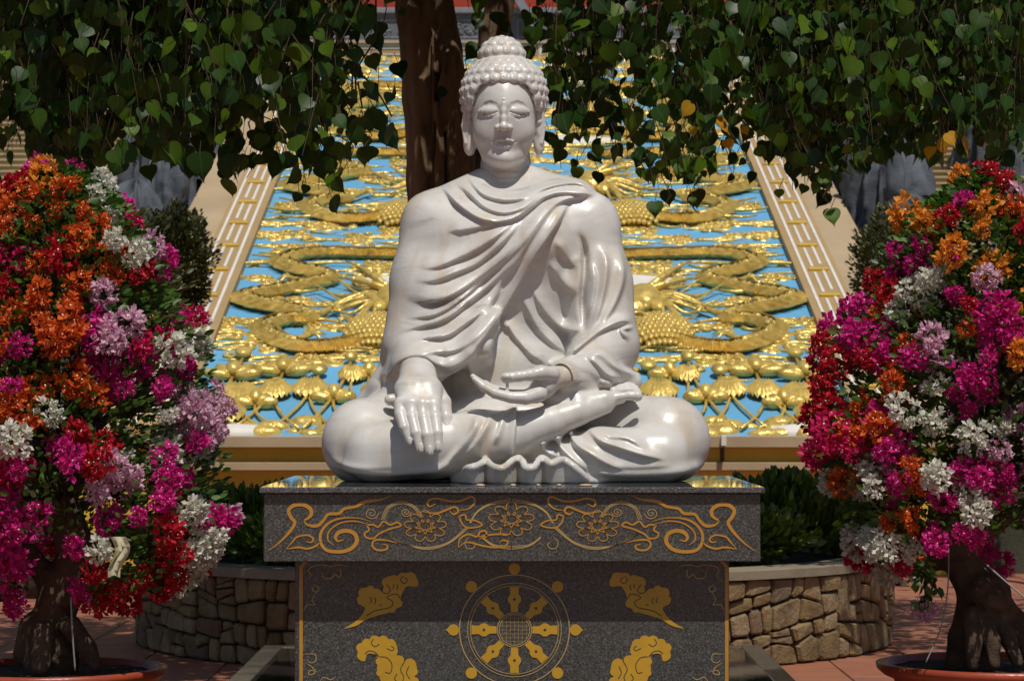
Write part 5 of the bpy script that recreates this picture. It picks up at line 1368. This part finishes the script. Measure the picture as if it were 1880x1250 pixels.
LSEED = [(60,340,'orange'),(90,330,'yellow'),(130,330,'magenta'),(140,355,'orange'),(30,360,'orange'),(180,385,'white'),(215,375,'magenta'),(245,410,'crimson'),(290,390,'pink'),(240,430,'white'),(285,440,'red'),(90,410,'orange'),(150,420,'orange'),(60,440,'red'),(20,450,'crimson'),(195,440,'magenta'),(100,490,'orange'),(150,470,'orange'),(265,485,'white'),(300,500,'magenta'),(340,520,'magenta'),(250,520,'red'),(215,470,'orange'),
 (10,520,'red'),(130,550,'orange'),(195,535,'magenta'),(310,545,'white'),(320,580,'magenta'),(230,600,'pink'),(40,590,'orange'),(100,600,'orange'),(110,620,'orange'),(20,610,'magenta'),(375,590,'crimson'),(345,625,'white'),(380,630,'white'),(185,640,'magenta'),(290,625,'crimson'),(20,660,'magenta'),(60,680,'orange'),(145,695,'orange'),(230,705,'magenta'),(350,690,'pink'),(320,670,'magenta'),(75,725,'orange'),(280,720,'magenta'),(60,820,'magenta'),(30,840,'crimson'),
 (180,820,'red'),(310,775,'white'),(350,760,'pink'),(400,780,'pink'),(330,810,'white'),(265,800,'magenta'),(430,830,'pink'),(330,870,'magenta'),(420,870,'magenta'),(100,910,'magenta'),(120,930,'magenta'),(210,890,'pink'),(400,900,'pink'),(330,925,'magenta'),(40,950,'magenta'),(420,940,'white'),(370,950,'white'),(250,965,'magenta'),(320,960,'red'),(170,1010,'white'),(110,1000,'magenta'),(60,1040,'pink'),(20,1060,'magenta'),(150,1040,'red'),(290,1040,'red'),(370,1020,'white'),(385,1045,'white'),(180,1100,'red'),(140,1090,'magenta'),(10,740,'white')]
bl = bougainvillea(W(105, 700, 11.7)[0], 11.7, LP, LSEED, 'left bougainvillea bonsai in orange, magenta, red and white bloom beside the pedestal', 31, -1)
RP = [(318, 40), (345, 110), (400, 200), (450, 245), (550, 255), (600, 318), (700, 335), (800, 345), (900, 345), (1000, 315), (1050, 240), (1075, 120)]
RSEED = [(1760,330,'red'),(1690,340,'magenta'),(1720,370,'magenta'),(1750,360,'magenta'),(1790,350,'yellow'),(1820,355,'red'),(1630,390,'magenta'),(1650,430,'magenta'),(1700,400,'yellow'),(1730,400,'red'),(1740,430,'magenta'),(1770,445,'yellow'),(1600,440,'red'),(1570,450,'red'),(1850,400,'orange'),(1870,410,'pink'),(1840,440,'yellow'),(1860,450,'red'),(1570,490,'yellow'),(1600,510,'red'),(1650,500,'magenta'),(1650,470,'magenta'),(1720,480,'magenta'),(1830,490,'pink'),(1850,520,'yellow'),(1860,550,'yellow'),(1700,540,'white'),(1720,530,'white'),(1800,540,'red'),(1770,530,'magenta'),
 (1620,530,'orange'),(1560,570,'magenta'),(1540,570,'orange'),(1630,580,'white'),(1680,570,'white'),(1710,590,'orange'),(1600,600,'red'),(1820,590,'magenta'),(1850,600,'magenta'),(1510,620,'magenta'),(1530,610,'magenta'),(1600,620,'white'),(1660,610,'orange'),(1640,640,'magenta'),(1725,630,'pink'),(1790,610,'orange'),(1560,650,'red'),(1500,650,'red'),(1820,640,'magenta'),(1840,660,'yellow'),(1550,690,'red'),(1520,690,'red'),(1640,690,'orange'),(1720,700,'magenta'),(1740,720,'magenta'),(1780,750,'magenta'),(1660,730,'white'),(1750,770,'white'),(1610,750,'orange'),(1680,780,'magenta'),
 (1490,780,'red'),(1500,800,'crimson'),(1550,815,'orange'),(1640,820,'magenta'),(1700,830,'white'),(1770,800,'white'),(1580,880,'white'),(1490,880,'white'),(1660,890,'orange'),(1780,870,'magenta'),(1840,850,'pink'),(1860,870,'magenta'),(1500,935,'white'),(1500,970,'orange'),(1630,940,'orange'),(1750,950,'magenta'),(1790,920,'white'),(1860,950,'yellow'),(1480,1030,'white'),(1520,1050,'crimson'),(1490,1050,'orange'),(1800,1010,'magenta'),(1590,980,'white')]
brt = bougainvillea(W(1812, 700, 11.7)[0], 11.7, RP, RSEED, 'right bougainvillea bonsai in magenta, red, orange and white bloom with a bulging trunk', 47, 1)
# trunks
def gtrunk(o, parts, lo, hi, h=.012):
    S_ = SDF(lo, hi, h)
    for P, R_, k in parts: S_.chain(P, R_, k)
    return S_
rx = brt.location.x
def P7(px, py, d=11.7): return W(px, py, d)
gt = gtrunk(brt, [([P7(1800,1225), P7(1795,1180), P7(1795,1140), P7(1806,1092), P7(1775,1050), P7(1745,1000), P7(1738,930), P7(1760,850)], [.10, .085, .085, .112, .075, .058, .05, .045], .025),
     ([P7(1785,1120), P7(1765,1170), P7(1755,1222)], [.07, .055, .05], .02), ([P7(1812,1088,11.6), P7(1822,1100,11.58)], [.085, .07], .03), ([P7(1830,1130,11.6), P7(1850,1170,11.55), P7(1868,1215,11.5)], [.05, .036, .026], .012), ([P7(1805,1140,11.55), P7(1822,1175,11.5), P7(1826,1218,11.48)], [.045, .034, .026], .010),
     ([P7(1785,1130,11.55), P7(1788,1180,11.5), P7(1785,1220,11.5)], [.045, .034, .028], .010), ([P7(1840,1110,11.6), P7(1868,1140,11.62), P7(1880,1200,11.6)], [.05, .04, .03], .03), ([P7(1700,1030,11.7), P7(1660,990,11.7), P7(1640,930,11.7)], [.04, .03, .03], .03), ([P7(1750,1020), P7(1705,1035)], [.05, .035], .03),
     ([P7(1770,1000), P7(1830,960), P7(1880,930)], [.05, .035, .03], .03)], (1.55, 11.2, .36), (2.35, 12.1, 1.35))
gt.build('trunk', BARK2, brt)
gt = gtrunk(bl, [([P7(95,1215), P7(90,1160), P7(108,1100), P7(138,1040), P7(132,980), P7(118,900)], [.12, .10, .085, .085, .07, .05], .03), ([P7(60,1150), P7(45,1200)], [.06, .05], .02), ([P7(130,1150,11.6), P7(160,1190,11.6), P7(175,1220,11.6)], [.05, .04, .03], .015),
     ([P7(80,1160,11.55), P7(75,1220,11.5)], [.045, .04], .015), ([P7(140,1050), P7(190,990), P7(210,940)], [.06, .04, .03], .03), ([P7(100,1080), P7(50,1010), P7(20,960)], [.06, .04, .03], .03)], (-2.4, 11.2, .34), (-1.6, 12.1, 1.35))
gt.build('trunk', BARK2, bl)
# pots
def pot(cx, cy, z, R_, label):
    o = empty('flower_pot', (cx, cy, 0), label, 'pot'); n = 48
    pr = [(.001, 0), (R_ * .55, 0), (R_ * .62, .02), (R_ * .82, z * .55), (R_ * .90, z - .07), (R_ * .98, z - .055), (R_ + .02, z - .03), (R_ + .025, z - .005), (R_, z), (R_ - .02, z - .005), (R_ - .035, z - .05), (.001, z - .05)]
    V = [(cx + r * math.cos(2 * math.pi * i / n), cy + r * math.sin(2 * math.pi * i / n), zz) for r, zz in pr for i in range(n)]
    m = MB(); m.add(V, [(k * n + i, k * n + (i + 1) % n, (k + 1) * n + (i + 1) % n, (k + 1) * n + i) for k in range(len(pr) - 1) for i in range(n)], True); m.build('bowl', CLAY, o)
    V = [(cx, cy, z - .02)] + [(cx + R_ * f * math.cos(2 * math.pi * i / n), cy + R_ * f * math.sin(2 * math.pi * i / n), z - .035 + .01 * random.random()) for f in (.5, .96) for i in range(n)]
    m = MB(); m.add(V, [(0, 1 + i, 1 + (i + 1) % n) for i in range(n)] + [(1 + i, 1 + n + i, 1 + n + (i + 1) % n, 1 + (i + 1) % n) for i in range(n)], True); m.build('soil', SOIL, o)
    return o
pot(W(1830, 1210, 11.7)[0], 11.7, .395, .49, 'wide red clay bowl pot holding the right bougainvillea')
pot(W(95, 1215, 11.7)[0], 11.7, .375, .47, 'wide red clay bowl pot holding the left bougainvillea in shade')
# wires, hanging sprig, cloth scrap
def wire(P, r, label, d=11.3):
    m = MB(); m.tube(smooth_path([W(a, b, c) for a, b, c in P], 8), r, 5); tag(m.build('support_wire', WIRE), label, 'wire')
wire([(1742,1000,11.45),(1740,1080,11.4),(1728,1150,11.35),(1700,1215,11.3)], .003, 'thin grey wire hanging from the right bougainvillea to its pot')
wire([(1810,1035,11.3),(1850,1070,11.2),(1900,1112,11.1)], .004, 'dark wire slanting to the right frame edge below the magenta blossoms')
wire([(130,1095,11.3),(133,1160,11.3),(138,1230,11.3)], .004, 'pale stake wire in front of the left bougainvillea trunk')
m = MB(); m.tube(smooth_path([W(1700,1000,11.5), W(1702,1060,11.5), W(1698,1110,11.5)], 5), .004, 5); sp = m.build('twig', TWIG, brt)
for k, (a, b) in enumerate(((1690,1116),(1706,1122))):
    f = link('flower_cluster', CMESH['pink'][k], brt, False); f.location = Vector(W(a, b, 11.5)) - brt.location; f.scale = (.55,) * 3
n = 60; g = np.random.default_rng(5); P = np.stack([W(1700 + g.normal() * 12, 1040 + g.random() * 65, 11.5 + g.normal() * .03) for _ in range(n)])
instances('hanging_leaves', SV, ST, rotmats(n, .8, 1, .3, g) * .05, P, LEAFB, brt, g.random(n))
# cream cloth ribbon hanging in the left plant
cl = []; n = 9
for j in range(n):
    for i in range(5):
        v = j / (n - 1); u = i / 4 - .5; p = W(217 + u * (30 - 8 * v) + 8 * math.sin(v * 5), 985 + v * 70 + (10 * abs(u) if j == n - 1 else 0), 10.95 + .03 * math.sin(u * 9 + v * 6)); cl.append(p)
m = MB(); m.add(cl + [p + np.array([0, .004, 0]) for p in cl], [(j * 5 + i, j * 5 + i + 1, (j + 1) * 5 + i + 1, (j + 1) * 5 + i) for j in range(n - 1) for i in range(4)] + [(45 + j * 5 + i, 45 + (j + 1) * 5 + i, 45 + (j + 1) * 5 + i + 1, 45 + j * 5 + i + 1) for j in range(n - 1) for i in range(4)], True)
tag(m.build('ribbon', CLOTH), 'cream cloth scrap hanging under the left bougainvillea blossoms', 'cloth')
# drifted petals and bits on the cap in front of the statue
for k, (px, wd) in enumerate(((882, 9), (942, 6), (988, 4), (1026, 5), (1075, 13))):
    p = W(px, 889, 11.15); m = MB(); m.ell((p[0], 11.12, CAPZ + .003), [(wd / F * 11, 0, 0), (0, .02, 0), (0, 0, .006)], 10, 5)
    tag(m.build('crumb', M_paint('beige crumb %d' % k, (.55, .38, .24), .8)), ('long beige putty crumb nearest the right end of the ruffled hem', 'small beige crumb on the cap')[0 if k == 4 else 1] if k in (4,) else ['beige putty crumb under the left end of the ruffled hem', 'beige crumb on the cap edge second from left', 'smallest beige crumb at the middle of the cap edge', 'beige crumb on the cap edge second from right'][k], 'crumb')
